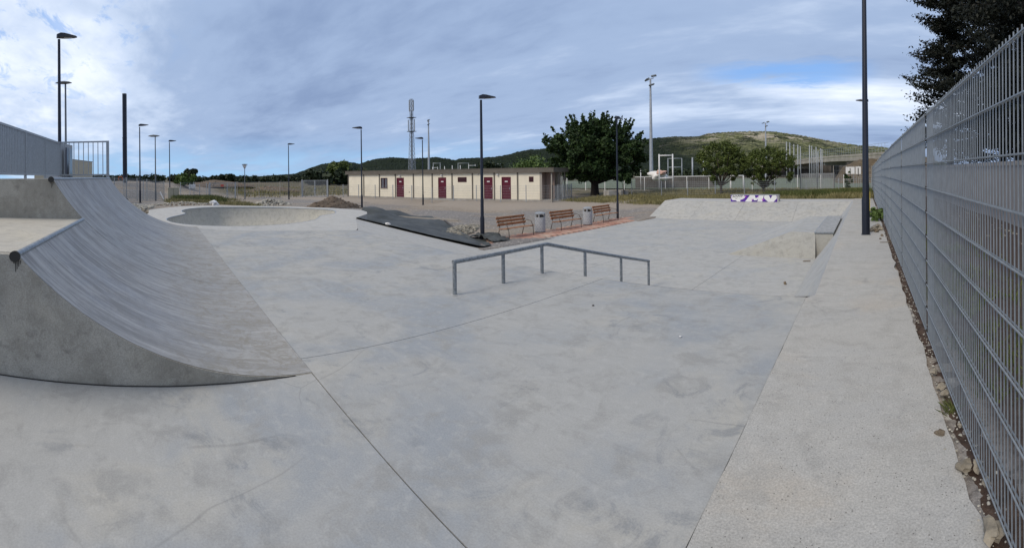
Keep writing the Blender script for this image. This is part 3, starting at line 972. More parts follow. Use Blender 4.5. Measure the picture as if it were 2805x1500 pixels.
# steel coping tubes with open dark ends
for (x0, x1, h) in ((XA + .02, XB + .02, H1), (XB + .06, XC, H2)):
    c = MB(); c.tube([(x0, qy(h) - .01, h - .005), (x1, qy(h) - .01, h - .005)], .032, 14)
    o = c.build('coping', M['rail'], qp, smooth=False); smooth_angle(o, 50)
    c = MB(); c.tube([(x0 - .01, qy(h) - .012, h - .01), (x0 + .014, qy(h) - .012, h - .01)], .047, 14)
    c.build('tube_end', M['joint'], qp)
    c = MB()
    for q_ in range(5): c.box(x0 - .019, x0 - .017, qy(h) - .03 + q_ * .014, qy(h) - .024 + q_ * .014, h - .055 - .022 * ((q_ * 7) % 4) - .02, h - .045)
    tag(c.build('drip_stains', M['joint'], qp), kind='stuff')
# ground crack fillet at the toe of the side wall
cb_ = MB()
pts = []
for i in range(60):
    t = i / 59
    y = -3.5 + t * 4.6
    pts.append((XA + .006 + .004 * noise.noise(Vector((y * 4, 0, 0))), y, .003))
cb_.tube(pts, .006, 4)
cb_.build('toe_joint', M['joint'], qp)

# ------------------------------------------------------------------ bowl
RIM = [(-17.94, .27), (-16.99, .35), (-16.25, .61), (-15.66, 1.04), (-15.25, 1.6), (-14.95, 2.3), (-14.80, 3.0), (-14.85, 3.85), (-15.1, 4.6), (-15.55, 5.25),
       (-16.18, 5.85), (-17.0, 6.30), (-17.6, 6.62), (-17.95, 7.05), (-18.5, 7.6), (-19.5, 8.05), (-20.44, 8.2), (-21.5, 7.85), (-22.71, 6.95), (-23.64, 5.84),
       (-24.35, 4.4), (-24.65, 3.2), (-24.3, 2.15), (-23.5, 1.45), (-22.4, 1.10), (-21.4, 1.10), (-20.75, 1.18), (-20.2, 1.05), (-19.6, .80), (-18.8, .45)]


def catmull(P, k=4):
    out = []
    n = len(P)
    for i in range(n):
        p0, p1, p2, p3 = [Vector((P[(i + j) % n][0], P[(i + j) % n][1])) for j in (-1, 0, 1, 2)]
        for q in range(k):
            t = q / k
            out.append(0.5 * ((2 * p1) + (-p0 + p2) * t + (2 * p0 - 5 * p1 + 4 * p2 - p3) * t * t + (-p0 + 3 * p1 - 3 * p2 + p3) * t ** 3))
    return out


rim = catmull(RIM, 4)
NR = len(rim)
ctr = Vector((-19.6, 4.1))
bowl = tag(empty('skate_bowl', (0, 0, 0)), 'kidney shaped concrete skate bowl sunk in its pale deck, beyond the quarter pipe', 'skate bowl')
mb = MB()
vs = []
steps = 18
r_t = 2.3
dep = 1.75
for j in range(steps + 1):
    phi = (j / steps) * pi / 2
    d = r_t * (1 - cos(phi)) * 1.0
    z = -dep * sin(phi)
    for p in rim:
        v = ctr - p
        L = v.length
        dd = min(d, L * .75)
        q = p + v / L * dd
        vs.append((q.x, q.y, z))
vs.append((ctr.x, ctr.y, -dep))
fs = [(j * NR + i, j * NR + (i + 1) % NR, (j + 1) * NR + (i + 1) % NR, (j + 1) * NR + i) for j in range(steps) for i in range(NR)]
fs += [(steps * NR + i, steps * NR + (i + 1) % NR, len(vs) - 1) for i in range(NR)]
mb.add(vs, fs)
mb.build('basin', M['bowl'], bowl, smooth=True)
# deck ring: triangulate between rim and outer boundary by polar matching
OUT = [(-14.45, 1.22), (-14.9, .2), (-16.2, -.35), (-17.6, -.62)] + DECKPOLY + [(-14.05, 6.595), (-12.41, 5.86), (-13.0, 4.2), (-13.66, 2.5)]
ob = []
for i in range(len(OUT)):
    a = Vector(OUT[i]); b = Vector(OUT[(i + 1) % len(OUT)])
    for q in range(6):
        ob.append(a + (b - a) * q / 6)


def out_at(ang):
    # ray from ctr to outer polygon
    dx, dy = cos(ang), sin(ang)
    best = None
    n = len(OUT)
    for i in range(n):
        x1, y1_ = OUT[i][0] - ctr.x, OUT[i][1] - ctr.y
        x2, y2_ = OUT[(i + 1) % n][0] - ctr.x, OUT[(i + 1) % n][1] - ctr.y
        ex, ey = x2 - x1, y2_ - y1_
        den = dx * ey - dy * ex
        if abs(den) < 1e-9: continue
        t = (x1 * ey - y1_ * ex) / den
        s_ = (x1 * dy - y1_ * dx) / den
        if t > 0 and 0 <= s_ <= 1 and (best is None or t > best): best = t
    return Vector((ctr.x + dx * best, ctr.y + dy * best))


mb = MB()
o_pts = []
for p in rim:
    ang = atan2(p.y - ctr.y, p.x - ctr.x)
    o_pts.append(out_at(ang))
vs = [(p.x, p.y, .0) for p in rim] + [(p.x, p.y, .0) for p in o_pts] + [(p.x, p.y, -.35) for p in o_pts]
fs = [(i, NR + i, NR + (i + 1) % NR, (i + 1) % NR) for i in range(NR)] + [(NR + i, 2 * NR + i, 2 * NR + (i + 1) % NR, NR + (i + 1) % NR) for i in range(NR)]
mb.add(vs, fs)
mb.build('deck', M['bowl_deck'], bowl)
mb = MB()
ring = [Vector((p.x, p.y, -.015)) for p in rim] + [Vector((rim[0].x, rim[0].y, -.015))]
mb.tube(ring, .024, 8, cap=False)
mb.build('coping', M['galv'], bowl, smooth=True)
# small tile tag on the rim (black marks)
mb = MB()
for k_ in range(7):
    p = rim[50 + k_ // 2 * 1]; 
    t = (p - ctr).normalized()
    q = Vector((-17.35 - .11 * k_, 6.52 + .04 * k_))
    mb.obox((q.x, q.y, -.16 - .02 * (k_ % 2)), (.035, 0.01, 0), (0, .012, 0), (0, 0, .05 if k_ % 2 else .035))
tag(mb.build('paint_marks', M['black'], bowl), kind='stuff')

# ------------------------------------------------------------------ pyramid / ledge on the lower floor
py = tag(empty('bank_ledge'), 'yellowish concrete bank rising to a steel topped ledge beside the walkway', 'skate ledge')
zt = -.275
mb = MB()
Pq = [(-4.45, 14.0, ZF), (-1.54, 13.72, ZF), (-1.56, 14.0, zt), (-2.35, 14.15, zt), (-2.35, 18.9, zt), (-1.56, 18.9, zt), (-4.75, 19.0, ZF), (-1.56, 19.6, ZF)]
mb.add(Pq[:4], [(0, 1, 2, 3)])
mb.build('front_bank', M['pyramid'], py)
mb = MB(); mb.add([q for i, q in enumerate(Pq) if i != 1], [(0, 2, 3, 5), (2, 1, 4, 3), (5, 3, 4, 6)])
mb.build('bank', M['slab_far'], py)
mb = MB(); mb.box(-1.555, -1.0, 13.98, 19.0, ZF, zt - .01); mb.build('ledge', M['pyramid'], py)
mb = MB(); mb.box(-1.57, -.98, 13.96, 19.02, zt - .01, zt + .012); mb.build('top_plate', M['steel_plate'], py)
mb = MB(); mb.box(-1.585, -1.57, 13.945, 19.03, zt - .03, zt + .014); mb.box(-1.57, -.98, 13.945, 13.96, zt - .03, zt + .014); mb.build('edge_angle', M['rail'], py)

# ------------------------------------------------------------------ graffiti ledge on the far bank
gl = tag(empty('graffiti_ledge', (-6.6, 26.0, -.17)), 'low concrete ledge sprayed purple with big white letters, on top of the far bank', 'skate ledge')
o = MB().box(-1.42, 1.52, .06, .50, -.12, .43).build('ledge_block', M['bowl_deck'], gl)
o = MB().box(-1.42, 1.45, .045, .062, -.06, .40).build('painted_face', M['purple'], gl)
o = MB().box(-1.44, 1.54, .03, .10, .40, .435).build('steel_edge', M['galv'], gl)
LW = 2.87 / 1960.0   # crop pixels -> metres, face spans 235..2195 x, 260..560 y


def gpoly(pts, y=.040, th_=.004, ox=0):
    P = [((px - 235) * LW - 1.42, .42 - (py_ - 262) * (.46 / 305)) for px, py_ in pts]
    n = len(P)
    m_ = MB()
    m_.add([(x, y, z) for x, z in P] + [(x, y + th_, z) for x, z in P], [tuple(range(n)), tuple(range(2 * n - 1, n - 1, -1))] + [(i, n + i, n + (i + 1) % n, (i + 1) % n) for i in range(n)])
    return m_


gpoly([(330, 275), (560, 268), (800, 280), (850, 340), (830, 390), (740, 440), (650, 465), (640, 530), (500, 530), (460, 485), (310, 480), (262, 420), (262, 320)]).build('painted_letter', M['white'], gl)
gpoly([(845, 530), (1060, 275), (1260, 275), (1290, 385), (1340, 380), (1440, 290), (1640, 280), (1570, 530), (1365, 530), (1400, 420), (1330, 480), (1220, 480), (1205, 410), (1110, 535)]).build('painted_letter', M['white'], gl)
gpoly([(1650, 300), (1700, 272), (1850, 280), (1920, 410), (2000, 280), (2150, 275), (2180, 330), (2170, 410), (2040, 535), (1820, 538), (1650, 400)]).build('painted_letter', M['white'], gl)


def strokes(mb_, segs, y, w):
    for (xa, ya, xb, yb) in segs:
        P = lambda px, py_: Vector(((px - 235) * LW - 1.42, y, .42 - (py_ - 262) * (.46 / 305)))
        a, b = P(xa, ya), P(xb, yb)
        mb_.beam(a, b, .006, w)


tg = MB()
strokes(tg, [(310, 375, 370, 280), (345, 340, 400, 345), (380, 365, 440, 275), (440, 350, 470, 300), (470, 300, 500, 340), (500, 340, 480, 290), (520, 365, 560, 285), (560, 285, 600, 300), (600, 300, 550, 330),
             (610, 360, 650, 330), (650, 330, 620, 305), (620, 305, 670, 285), (690, 355, 720, 290), (660, 290, 760, 280), (740, 285, 740, 320), (420, 405, 520, 410), (570, 395, 580, 410), (620, 430, 635, 430)], .036, .022)
tag(tg.build('black_tag', M['black'], gl), kind='stuff')
pk = MB()
for (cx, cz, r) in ((870, 330, .04), (1150, 450, .035), (1400, 350, .03), (1590, 450, .05)):
    P = [(cx + 30 * cos(a) * r / .04, cz + 30 * sin(a) * r / .04) for a in [i * pi / 4 for i in range(8)]]
    q = gpoly(P, .0385, .003); pk.v_off = 0; pk.add(q.v, q.f)
tag(pk.build('pink_splash', M['pink'], gl), kind='stuff')

# ------------------------------------------------------------------ kinked grind rail
rl = tag(empty('grind_rail', (-4.92, 3.78, 0)), 'kinked galvanised grind rail on six posts, running off the deck crest', 'grind rail')
Lr = [Vector((0, 0, .46)), Vector((0, 1.92, .475)), Vector((.0, 5.59, -.43))]
c = MB(); c.tube([(0, -.026, .452), (0, 0.1, .456), (0, 1.90, .475), (0, 1.96, .470), (0, 5.5, -.408), (0, 5.616, -.437)], .031, 12)
smooth_angle(c.build('top_rail', M['rail'], rl), 50)
for yy, zb, ztop in ((0, 0, .452), (.93, 0, .45), (1.82, 0, .46), (3.04, -.28, .19), (4.34, -.65, -.13), (5.59, -1.0, -.44)):
    c = MB(); c.tube([(0, yy, zb - .05), (0, yy, ztop)], .029, 12)
    smooth_angle(c.build('post', M['rail'], rl), 50)
    if yy < 2:
        c = MB(); c.rock((0, yy, .0), .062, int(yy * 10) + 3, .10, sub=2, rough=.3); c.build('grout_collar', M['slab_far'], rl, smooth=True)

# ------------------------------------------------------------------ right hand fence
FX = .60
FH = 2.22
fence = tag(empty('mesh_fence', (FX, 0, 0)), 'tall blue grey welded wire fence running along the walkway on the right', 'fence')
posts_y = [-1.5, 1.44] + [4.37 + 2.92 * i for i in range(12)]
pm = MB(); pm.box(-.0, .055, -.028, .028, -.05, FH + .03); pme = pm.build('post', M['fence_blue'], fence)
pme.location = (0.012, posts_y[0], 0)
for y in posts_y[1:]:
    c = pme.copy(); COL.objects.link(c); c.parent = fence; c.location = (0.012, y, wz(y) - .012)
# clips on the posts
cm = MB()
for zc in [.075 + .235 * i for i in range(10)]:
    cm.box(-.014, .0, -.028, .028, zc - .010, zc + .010)
    cm.box(-.018, -.012, -.008, .008, zc - .016, zc + .016)
cme = tag(cm.build('clip_row', M['joint'], fence), kind='stuff'); cme.location = (0.008, posts_y[2], 0)
for y in posts_y[3:7]:
    c = cme.copy(); COL.objects.link(c); c.parent = fence; c.location = (0.008, y, 0)
vw = MB(); vw.tube([(0, 0, .05), (0, 0, FH)], .0034, 5, cap=True)
vme = None
hw = MB(); hw.tube([(0, .03, 0), (0, 2.89, 0)], .0048, 5)
hme = None
z_h = [.075 + .235 * i for i in range(10)]
for pi_ in range(1, len(posts_y) - 1):
    y0 = posts_y[pi_]
    zb = wz(y0 + 1.4) - .012
    zb += -.012 * max(0, pi_ - 3)
    rj = random.Random(pi_)
    ys = [y0 + .045 + .05 * i + rj.uniform(-.002, .002) for i in range(57)]
    if pi_ <= 3:
        for y in ys:
            if y < 1.45: continue
            if vme is None:
                vme = vw.build('vertical_wire', M['fence_blue'], fence); c = vme
            else:
                c = vme.copy(); COL.objects.link(c); c.parent = fence
            c.location = (0, y, zb)
        for z in z_h:
            for dx in (-.0075, .0075):
                if hme is None:
                    hme = hw.build('horizontal_wire', M['fence_blue'], fence); c = hme
                else:
                    c = hme.copy(); COL.objects.link(c); c.parent = fence
                c.location = (dx, y0, z + zb)
    else:
        mb = MB()
        for y in ys: mb.tube([(0, y, .05 + zb), (0, y, FH + zb)], .0030, 4)
        for z in z_h:
            for dx in (-.0075, .0075): mb.beam((dx, y0 + .02, z + zb), (dx, y0 + 2.90, z + zb), .008)
        tag(mb.build('mesh_panel', M['fence_blue'], fence), kind='stuff')

# ------------------------------------------------------------------ stones by the fence
def stone(x, y, r, label, m='stone', flat=.65, z=None, seed=1, group=None, rough=.3):
    zz = wz(y) + r * flat * .55 if z is None else z + r * flat * .55
    r *= .72
    o = MB().rock((0, 0, 0), r, seed, flat, sub=1, rough=.5).build('stone', M[m], None, smooth=False)
    o.location = (x, y, zz)
    tag(o, label, 'stone', group)
    return o


stone(.45, 2.75, .050, 'flat brown stone lying alone on the walkway, clear of the fence', 'stone_dark', .35, seed=4)
stone(.53, 2.40, .055, 'round tan stone at the walkway edge beside a paler stone', 'stone', .6, seed=5)
stone(.60, 2.38, .052, 'pale upright stone touching the fence foot', 'stone', .9, seed=6)
stone(.615, 2.25, .036, 'small pale stone just in front of the pale upright one', 'stone', .8, seed=7)
stone(.555, 1.93, .080, 'largest smooth stone at the fence foot, bottom right corner', 'stone', .6, seed=8)
stone(.57, 3.21, .040, 'square cream stone in the soil, nearer of a touching pair', 'stone', .8, seed=9)
stone(.56, 3.31, .038, 'cream stone in the soil, farther of a touching pair', 'stone', .8, seed=10)
stone(.545, 3.58, .042, 'smooth oval stone beyond the cream pair', 'stone', .6, seed=11)
stone(.59, 2.80, .028, 'tiny pinkish stone in the soil beside the grass tuft', 'stone', .8, seed=12)
for i, (x, y, r, l) in enumerate(((.22, 12.2, .12, 'flat tan stone at the near side of the dark post foot'), (.34, 12.5, .17, 'largest pale boulder right of the dark post foot'),
                                  (.14, 12.05, .08, 'small beige stone closest to the dark post foot'), (.44, 12.3, .10, 'grey stone at the fence end of the pile by the post'),
                                  (.30, 11.95, .09, 'brown stone in front of the boulder by the post'), (.42, 11.2, .05, 'lone dark pebble before the pile by the post'),
                                  (.36, 10.7, .04, 'dark chip on the walkway midway along the fence'))):
    stone(x, y, r, l, 'stone' if i not in (4, 5, 6) else 'stone_dark', .7, seed=20 + i)
stone(-1.91, 10.54, .045, 'small dark upright stone on the lower slab', 'stone_dark', 1.3, z=ZF + .25 - .25, seed=40)
o = MB().beam((0, 0, 0), (.22, .02, .015), .03, .02).build('twig', M['stone_dark']); o.location = (-1.85, 13.24, ZF + .02)
tag(o, 'short dark twig lying in front of the yellowish bank', 'twig')
o = MB().beam((0, 0, 0), (.26, -.03, .01), .012, .012).build('twig', M['stone_dark']); o.location = (.33, 10.2, .02)
tag(o, 'thin twig on the walkway near the fence', 'twig')
o = MB().rock((0, 0, 0), .012, 5, .4, sub=1).build('litter', M['white'], smooth=True); o.location = (-1.81, 4.12, .012)
tag(o, 'tiny white scrap on the grey deck', 'litter')
o = MB().rock((0, 0, 0), .018, 6, .4, sub=1).build('litter', M['joint'], smooth=True); o.location = (-3.2, 4.6, .010)
tag(o, 'tiny dark scrap on the grey deck behind the crack', 'litter')

# ------------------------------------------------------------------ plants
def quads(centres, size, mname, name, parent=None, jitter=1.0, aspect=1.0, up=0.0, seed=0):
    r = np.random.default_rng(seed)
    n = len(centres)
    c = np.asarray(centres, dtype=np.float64)
    a = r.normal(size=(n, 3)); a /= np.linalg.norm(a, axis=1)[:, None]
    b = r.normal(size=(n, 3)); b[:, 2] *= (1 + up)
    b -= (a * b).sum(1)[:, None] * a; b /= np.linalg.norm(b, axis=1)[:, None]
    s = size * r.uniform(.55, 1.35, size=(n, 1)) if np.isscalar(size) else size[:, None]
    a = a * s * .5; b = b * s * .5 * aspect
    v = np.empty((n, 4, 3)); v[:, 0] = c - a; v[:, 1] = c - b * .9; v[:, 2] = c + a; v[:, 3] = c + b * 1.1
    me = bpy.data.meshes.new(name)
    me.vertices.add(n * 4); me.vertices.foreach_set('co', v.reshape(-1))
    me.loops.add(n * 4); me.loops.foreach_set('vertex_index', np.arange(n * 4, dtype=np.int32))
    me.polygons.add(n); me.polygons.foreach_set('loop_start', np.arange(0, n * 4, 4, dtype=np.int32))
    me.polygons.foreach_set('loop_total', np.full(n, 4, dtype=np.int32))
    me.materials.append(M[mname])
    me.update(calc_edges=True); me.validate()
    return link(name, me, parent)


def clump_points(centres, radii, n, r, shell=.55, flat=1.0):
    """points in fuzzy balls"""
    centres = np.asarray(centres); radii = np.asarray(radii)
    w = radii ** 2; w = w / w.sum()
    idx = r.choice(len(centres), size=n, p=w)
    d = r.normal(size=(n, 3)); d /= np.linalg.norm(d, axis=1)[:, None]
    rad = radii[idx] * (shell + (1 - shell) * r.random(n) ** .6) * (1 + .12 * r.normal(size=n))
    p = centres[idx] + d * rad[:, None] * np.array([1, 1, flat])
    return p


def limbs(mb, base, trunk_h, r0, tips, r, bend=.3):
    top = Vector(base) + Vector((0, 0, trunk_h))
    mb.tube([Vector(base) - Vector((0, 0, .3)), Vector(base) + Vector((.02, 0, trunk_h * .5)), top], [r0 * 1.25, r0, r0 * .9], 9)
    for t in tips:
        t = Vector(t)
        mid = top.lerp(t, .5) + Vector((r.uniform(-.2, .2), r.uniform(-.2, .2), -bend * (t - top).length * .2))
        mb.tube([top - Vector((0, 0, r0 * .4)), mid, t], [r0 * .55, r0 * .3, r0 * .10], 6)


def broad_tree(name, base, trunk_h, crown_c, crown_r, nclump, nleaf, leaf, mname, label, r0=.25, seed=1, clump=(.5, 1.0), nlimb=9, spiky=0, group=None, barkm='trunk', shell=.5, lowcut=None):
    r = random.Random(seed); nr = np.random.default_rng(seed)
    root = empty(name, base)
    cs, rs_ = [], []
    while len(cs) < nclump:
        d = Vector((r.gauss(0, 1), r.gauss(0, 1), r.gauss(0, 1))).normalized()
        rad = r.random() ** .38
        p = Vector((d.x * crown_r[0], d.y * crown_r[1], d.z * crown_r[2])) * rad
        if lowcut is not None and p.z < lowcut * crown_r[2]: continue
        if r0 > .3 and p.z > 0: p.x *= 1 - .35 * (p.z / crown_r[2]); p.y *= 1 - .35 * (p.z / crown_r[2])
        p *= 1 + .16 * noise.noise(d * 2.3 + Vector((seed, 0, 0)))
        cs.append(Vector(crown_c) + p); rs_.append(r.uniform(*clump) * (1.0 - .35 * rad))
    P = clump_points([tuple(c) for c in cs], rs_, nleaf, nr, shell, .8)
    if spiky:   # shoots standing out of the crown
        ex = []
        for i in range(spiky):
            d = Vector((r.gauss(0, 1), r.gauss(0, 1), abs(r.gauss(0, 1)) * 1.2)).normalized()
            p0 = Vector(crown_c) + Vector((d.x * crown_r[0], d.y * crown_r[1], d.z * crown_r[2])) * .86
            L = r.uniform(.5, 1.3) * max(.55, leaf / .22 * .8) * (1.5 if r0 > .3 else 1)
            for q in range(46):
                t = r.random()
                sp_ = .14 * (1 - t * .8) * max(.7, leaf / .22)
                ex.append(tuple(p0 + (d + Vector((0, 0, .5))).normalized() * L * t + Vector((r.gauss(0, sp_), r.gauss(0, sp_), r.gauss(0, sp_)))))
        P = np.vstack([P, np.array(ex)])
    quads(P, leaf, mname, 'crown', root, seed=seed)
    mb = MB()
    tips = [tuple(c) for c in r.sample(cs, min(nlimb, len(cs)))]
    limbs(mb, (0, 0, 0), trunk_h, r0, tips, r)
    smooth_angle(mb.build('trunk', M[barkm], root), 60)
    tag(root, label, 'tree', group)
    return root


g0 = th(-26.5, 38.8)
broad_tree('broadleaf_tree', (-26.7, 38.9, g0 - .05), 1.5, (.0, .0, 4.55), (5.35, 5.35, 3.35), 230, 42000, .25, 'leaf_big', 'wide dark green shade tree with short trunk beside the cream cabins', r0=.42, seed=5,
           clump=(.55, 1.05), nlimb=16, spiky=110, barkm='trunk_dark', lowcut=-.9)
g1 = th(-13.8, 41.8)
broad_tree('olive_tree', (-13.9, 41.9, g1 - .05), 1.0, (.1, .0, 3.15), (2.45, 2.4, 2.05), 74, 15000, .115, 'leaf_olive', 'bushy olive green tree with twisted stems, left of two behind the far bank', r0=.13, seed=12,
           clump=(.22, .55), nlimb=20, spiky=170, shell=.2)
g2 = th(-9.6, 42.9)
broad_tree('olive_tree', (-9.8, 42.6, g2 - .05), .7, (.5, .2, 2.55), (2.85, 2.7, 1.85), 84, 15000, .115, 'leaf_olive', 'spreading olive green tree above the graffiti ledge, right of two', r0=.12, seed=31,
           clump=(.22, .55), nlimb=24, spiky=190, shell=.2)
# small sapling left of the lamp by the cabins
broad_tree('sapling', (-21.9, 36.8, -.72), .5, (0, 0, 1.7), (.8, .8, .7), 14, 1800, .14, 'leaf_big', 'small dark sapling standing behind the concrete blocks', r0=.05, seed=44, clump=(.2, .4), nlimb=5, barkm='trunk_dark')


def conifer(base, H, z0, r_low, r_top, nb, leaf, nleaf, seed, label, r0=.35, dens=1.0, side=None, aim=None):
    r = random.Random(seed); nr = np.random.default_rng(seed)
    root = empty('cedar_tree', base)
    P = []
    mb = MB()
    mb.tube([(0, 0, -.3), (0.1, 0, H * .5), (0, 0.1, H)], [r0, r0 * .7, r0 * .12], 9)
    for i in range(nb):
        t = (i + r.random()) / nb
        z = z0 + (H - z0) * t ** 1.1
        z = z0 + round((z - z0) / .95) * .95 + r.uniform(-.12, .12)
        R = (r_low + (r_top - r_low) * t) * r.uniform(.5, 1.12) * (1 + .18 * sin(z * 2.1 + seed))
        a = r.uniform(0, 2 * pi)
        d = Vector((cos(a), sin(a), r.uniform(-.12, .18)))
        p0 = Vector((0, 0, z))
        tip = p0 + d * R
        if i % 2 == 0: mb.tube([p0, p0.lerp(tip, .5) + Vector((0, 0, .15)), tip], [.09, .05, .02], 5)
        n = int(nleaf / nb)
        side_v = Vector((-d.y, d.x, 0))
        # sub-branches: flat sprays with drooping clumps
        nsub = 9
        for q in range(nsub):
            s = .25 + .75 * (q + r.random()) / nsub
            c = p0 + d * R * s + side_v * r.uniform(-.28, .28) * R * (1.15 - s) + Vector((0, 0, .15 * sin(s * 3) - r.uniform(0, .25)))
            k_ = n // nsub
            sz = r.uniform(.14, .34)
            dd_ = nr.normal(size=(k_, 1)) * sz * 1.5
            P.append(nr.normal(size=(k_, 3)) * np.array([sz * .75, sz * .75, sz * .30]) + dd_ * np.array([[d.x, d.y, .35]]) + np.array(c))
    P = np.vstack(P)
    quads(P, leaf * 1.15, 'leaf_conif', 'crown', root, seed=seed, aspect=.45)
    smooth_angle(mb.build('trunk', M['trunk_dark'], root), 60)
    tag(root, label, 'tree', 'dark conifers beyond the right hand fence')


conifer((6.7, 35.0, -.3), 21, 3.9, 3.5, 1.8, 170, .21, 46000, 3, 'tall black green cedar with ragged left outline, beyond the wall', r0=.3)
conifer((8.7, 24.2, -.1), 24, 3.2, 4.3, 3.7, 230, .20, 70000, 8, 'dense dark conifer at the right edge of the picture, rising above the fence', r0=.32)
conifer((9.8, 31.0, -.1), 24, 2.6, 4.2, 3.4, 190, .24, 46000, 15, 'dark conifer standing between and behind the other two', r0=.3)
conifer((13.8, 27.5, -.1), 22, 2.6, 4.0, 3.4, 150, .27, 26000, 19, 'dark conifer farthest right behind the garden wall', r0=.3)

# wooded horizon and hedges
def hedge(name, pts, n, leaf, mname, label, seed, kind=True):
    """pts: (x, y, z, radius)"""
    nr = np.random.default_rng(seed)
    P = clump_points([p[:3] for p in pts], [p[3] for p in pts], n, nr, .35, .8)
    o = quads(P, leaf, mname, name, seed=seed)
    tag(o, label, 'trees', kind='stuff')
    return o


r = random.Random(9)
pts = []
for i in range(230):
    a = r.uniform(-101, -61)
    D = r.uniform(170, 240)
    p = polar(a, D)
    R = r.uniform(1.3, 2.2)
    pts.append((p.x, p.y, -.1 + R * .35 + (.7 if a < -86 else 0), R))
hedge('hedgerow', pts, 26000, .8, 'leaf_far', 'dark line of trees along the left horizon beyond the fields', 2)
pts = []
for i in range(110):
    a = r.uniform(-66, -30)
    D = r.uniform(150, 230)
    p = polar(a, D)
    R = r.uniform(1.6, 2.9)
    pts.append((p.x, p.y, R * .25, R))
for i in range(30):
    a = r.uniform(-72, -64); p = polar(a, r.uniform(95, 120)); R = r.uniform(1.0, 2.2)
    pts.append((p.x, p.y, R * .5 + r.uniform(0, 1.0), R))
hedge('woodland', pts, 26000, .95, 'leaf_far', 'dark woodland edge behind the cream cabins', 3)
pts = []
for i in range(150):
    a = r.uniform(-32, 3); p = polar(a, r.uniform(190, 300)); R = r.uniform(2.0, 3.6)
    pts.append((p.x, p.y, R * .3, R))
hedge('woodland', pts, 24000, 1.2, 'leaf_far', 'dark tree belt at the foot of the right hand hill', 4)


def bush(x, y, R, h, label, mname='leaf_green', n=2200, leaf=.22, seed=1, name='bush', z=None):
    nr = np.random.default_rng(seed); r_ = random.Random(seed)
    zb = th(x, y) if z is None else z
    root = empty(name, (x, y, zb))
    cs = [(r_.gauss(0, .45) * R, r_.gauss(0, .45) * R, h * r_.uniform(.25, .8)) for _ in range(14)]
    rs_ = [min(R, h) * r_.uniform(.25, .5) for _ in cs]
    quads(clump_points(cs, rs_, n, nr, .3, .9), leaf, mname, 'foliage', root, seed=seed)
    mb = MB()
    for c_ in cs[:5]: mb.tube([(0, 0, -.1), c_], .03 * R, 5, r1=.01)
    mb.build('stem', M['trunk'], root)
    tag(root, label, 'bush')


bush(-62, 3.4, 1.3, 1.8, 'bright green feathery bush beyond the fence near the white sign', 'leaf_green', 4200, .26, 5)
bush(-95, 14.0, 2.2, 2.1, 'olive bush behind the left grey gate', 'leaf_far', 3000, .5, 6)
bush(-150, 10, 2.6, 3.2, 'round dark tree standing alone on the left horizon', 'leaf_far', 3000, .7, 7, z=1.0)
bush(-97, 41, 3.6, 5.4, 'grey green bush at the left end of the cream cabins', 'leaf_olive', 3000, .5, 8)
bush(-60, 55, 3.4, 5.6, 'dark round bush rising behind the cabin roof', 'leaf_far', 3200, .38, 9)
bush(-51, 56, 4.2, 5.2, 'wide green bush behind the cabin roof near the big tree', 'leaf_green', 3600, .34, 10)
bush(.42, 14.6, .28, .50, 'green leafy weed growing at the fence beyond the dark post', 'leaf_green', 500, .10, 11, name='weed', z=.0)


def tufts(name, region, n, h, mname, label, seed, blades=9, w=.02, spread=.18, cat='grass'):
    """grass blades as thin triangles; region -> (x, y) sampler"""
    r_ = random.Random(seed)
    vs, fs = [], []
    for i in range(n):
        x, y = region(r_)
        z = th(x, y)
        hh = h * r_.uniform(.45, 1.25)
        for b in range(blades):
            bx, by = x + r_.gauss(0, spread), y + r_.gauss(0, spread)
            a = r_.uniform(0, 2 * pi)
            lx, ly = r_.gauss(0, .3) * hh, r_.gauss(0, .3) * hh
            k_ = len(vs)
            vs += [(bx - cos(a) * w, by - sin(a) * w, z - .03), (bx + cos(a) * w, by + sin(a) * w, z - .03), (bx + lx * .45 + cos(a) * w * .7, by + ly * .45 + sin(a) * w * .7, z + hh * .6), (bx + lx, by + ly, z + hh)]
            fs += [(k_, k_ + 1, k_ + 2), (k_, k_ + 2, k_ + 3)]
    me = bpy.data.meshes.new(name); me.from_pydata(vs, [], fs); me.materials.append(M[mname])
    o = link(name, me); tag(o, label, cat, kind='stuff')
    return o


def reg_band(x0, x1, y0, y1, cl=.35, f=.6):
    def fn(r_):
        while True:
            x, y = r_.uniform(x0, x1), r_.uniform(y0, y1)
            if noise.noise(Vector((x * cl, y * cl, 3))) > (r_.random() - .75) * f: return x, y
    return fn


tufts('grass', reg_band(-12.5, .4, 29.0, 36.5), 3600, .42, 'grass', 'long dry and green grass behind the far bank', 1, 9, .014)
tufts('grass', reg_band(-24, -12.5, 29.8, 37.5), 1500, .30, 'grass', 'low weeds and scrub below the big tree', 2, 9, .016, .22)
tufts('grass', reg_band(-24, .4, 37, 52), 2200, .35, 'grass', 'rough grass between the wire fence and the pitch', 3, 8, .02, .25)
tufts('weeds', reg_band(-7, .4, 31.0, 36.0), 1500, .62, 'grass_green', 'taller green weeds at the right end of the far bank', 4, 10, .016, .2)
tufts('grass', reg_band(-46, -33.5, .8, 7.8), 1200, .28, 'grass', 'green and straw coloured weeds left of the rubble pile', 5, 9, .02, .25)
tufts('weeds', reg_band(-44, -38, 1.5, 5.6), 700, .55, 'grass_green', 'tall weeds in front of the left gate', 6, 10, .02, .25)
tufts('grass', reg_band(-75, -51, 10, 30), 420, .5, 'grass', 'rough meadow beyond the left gates', 7, 8, .04, .5)


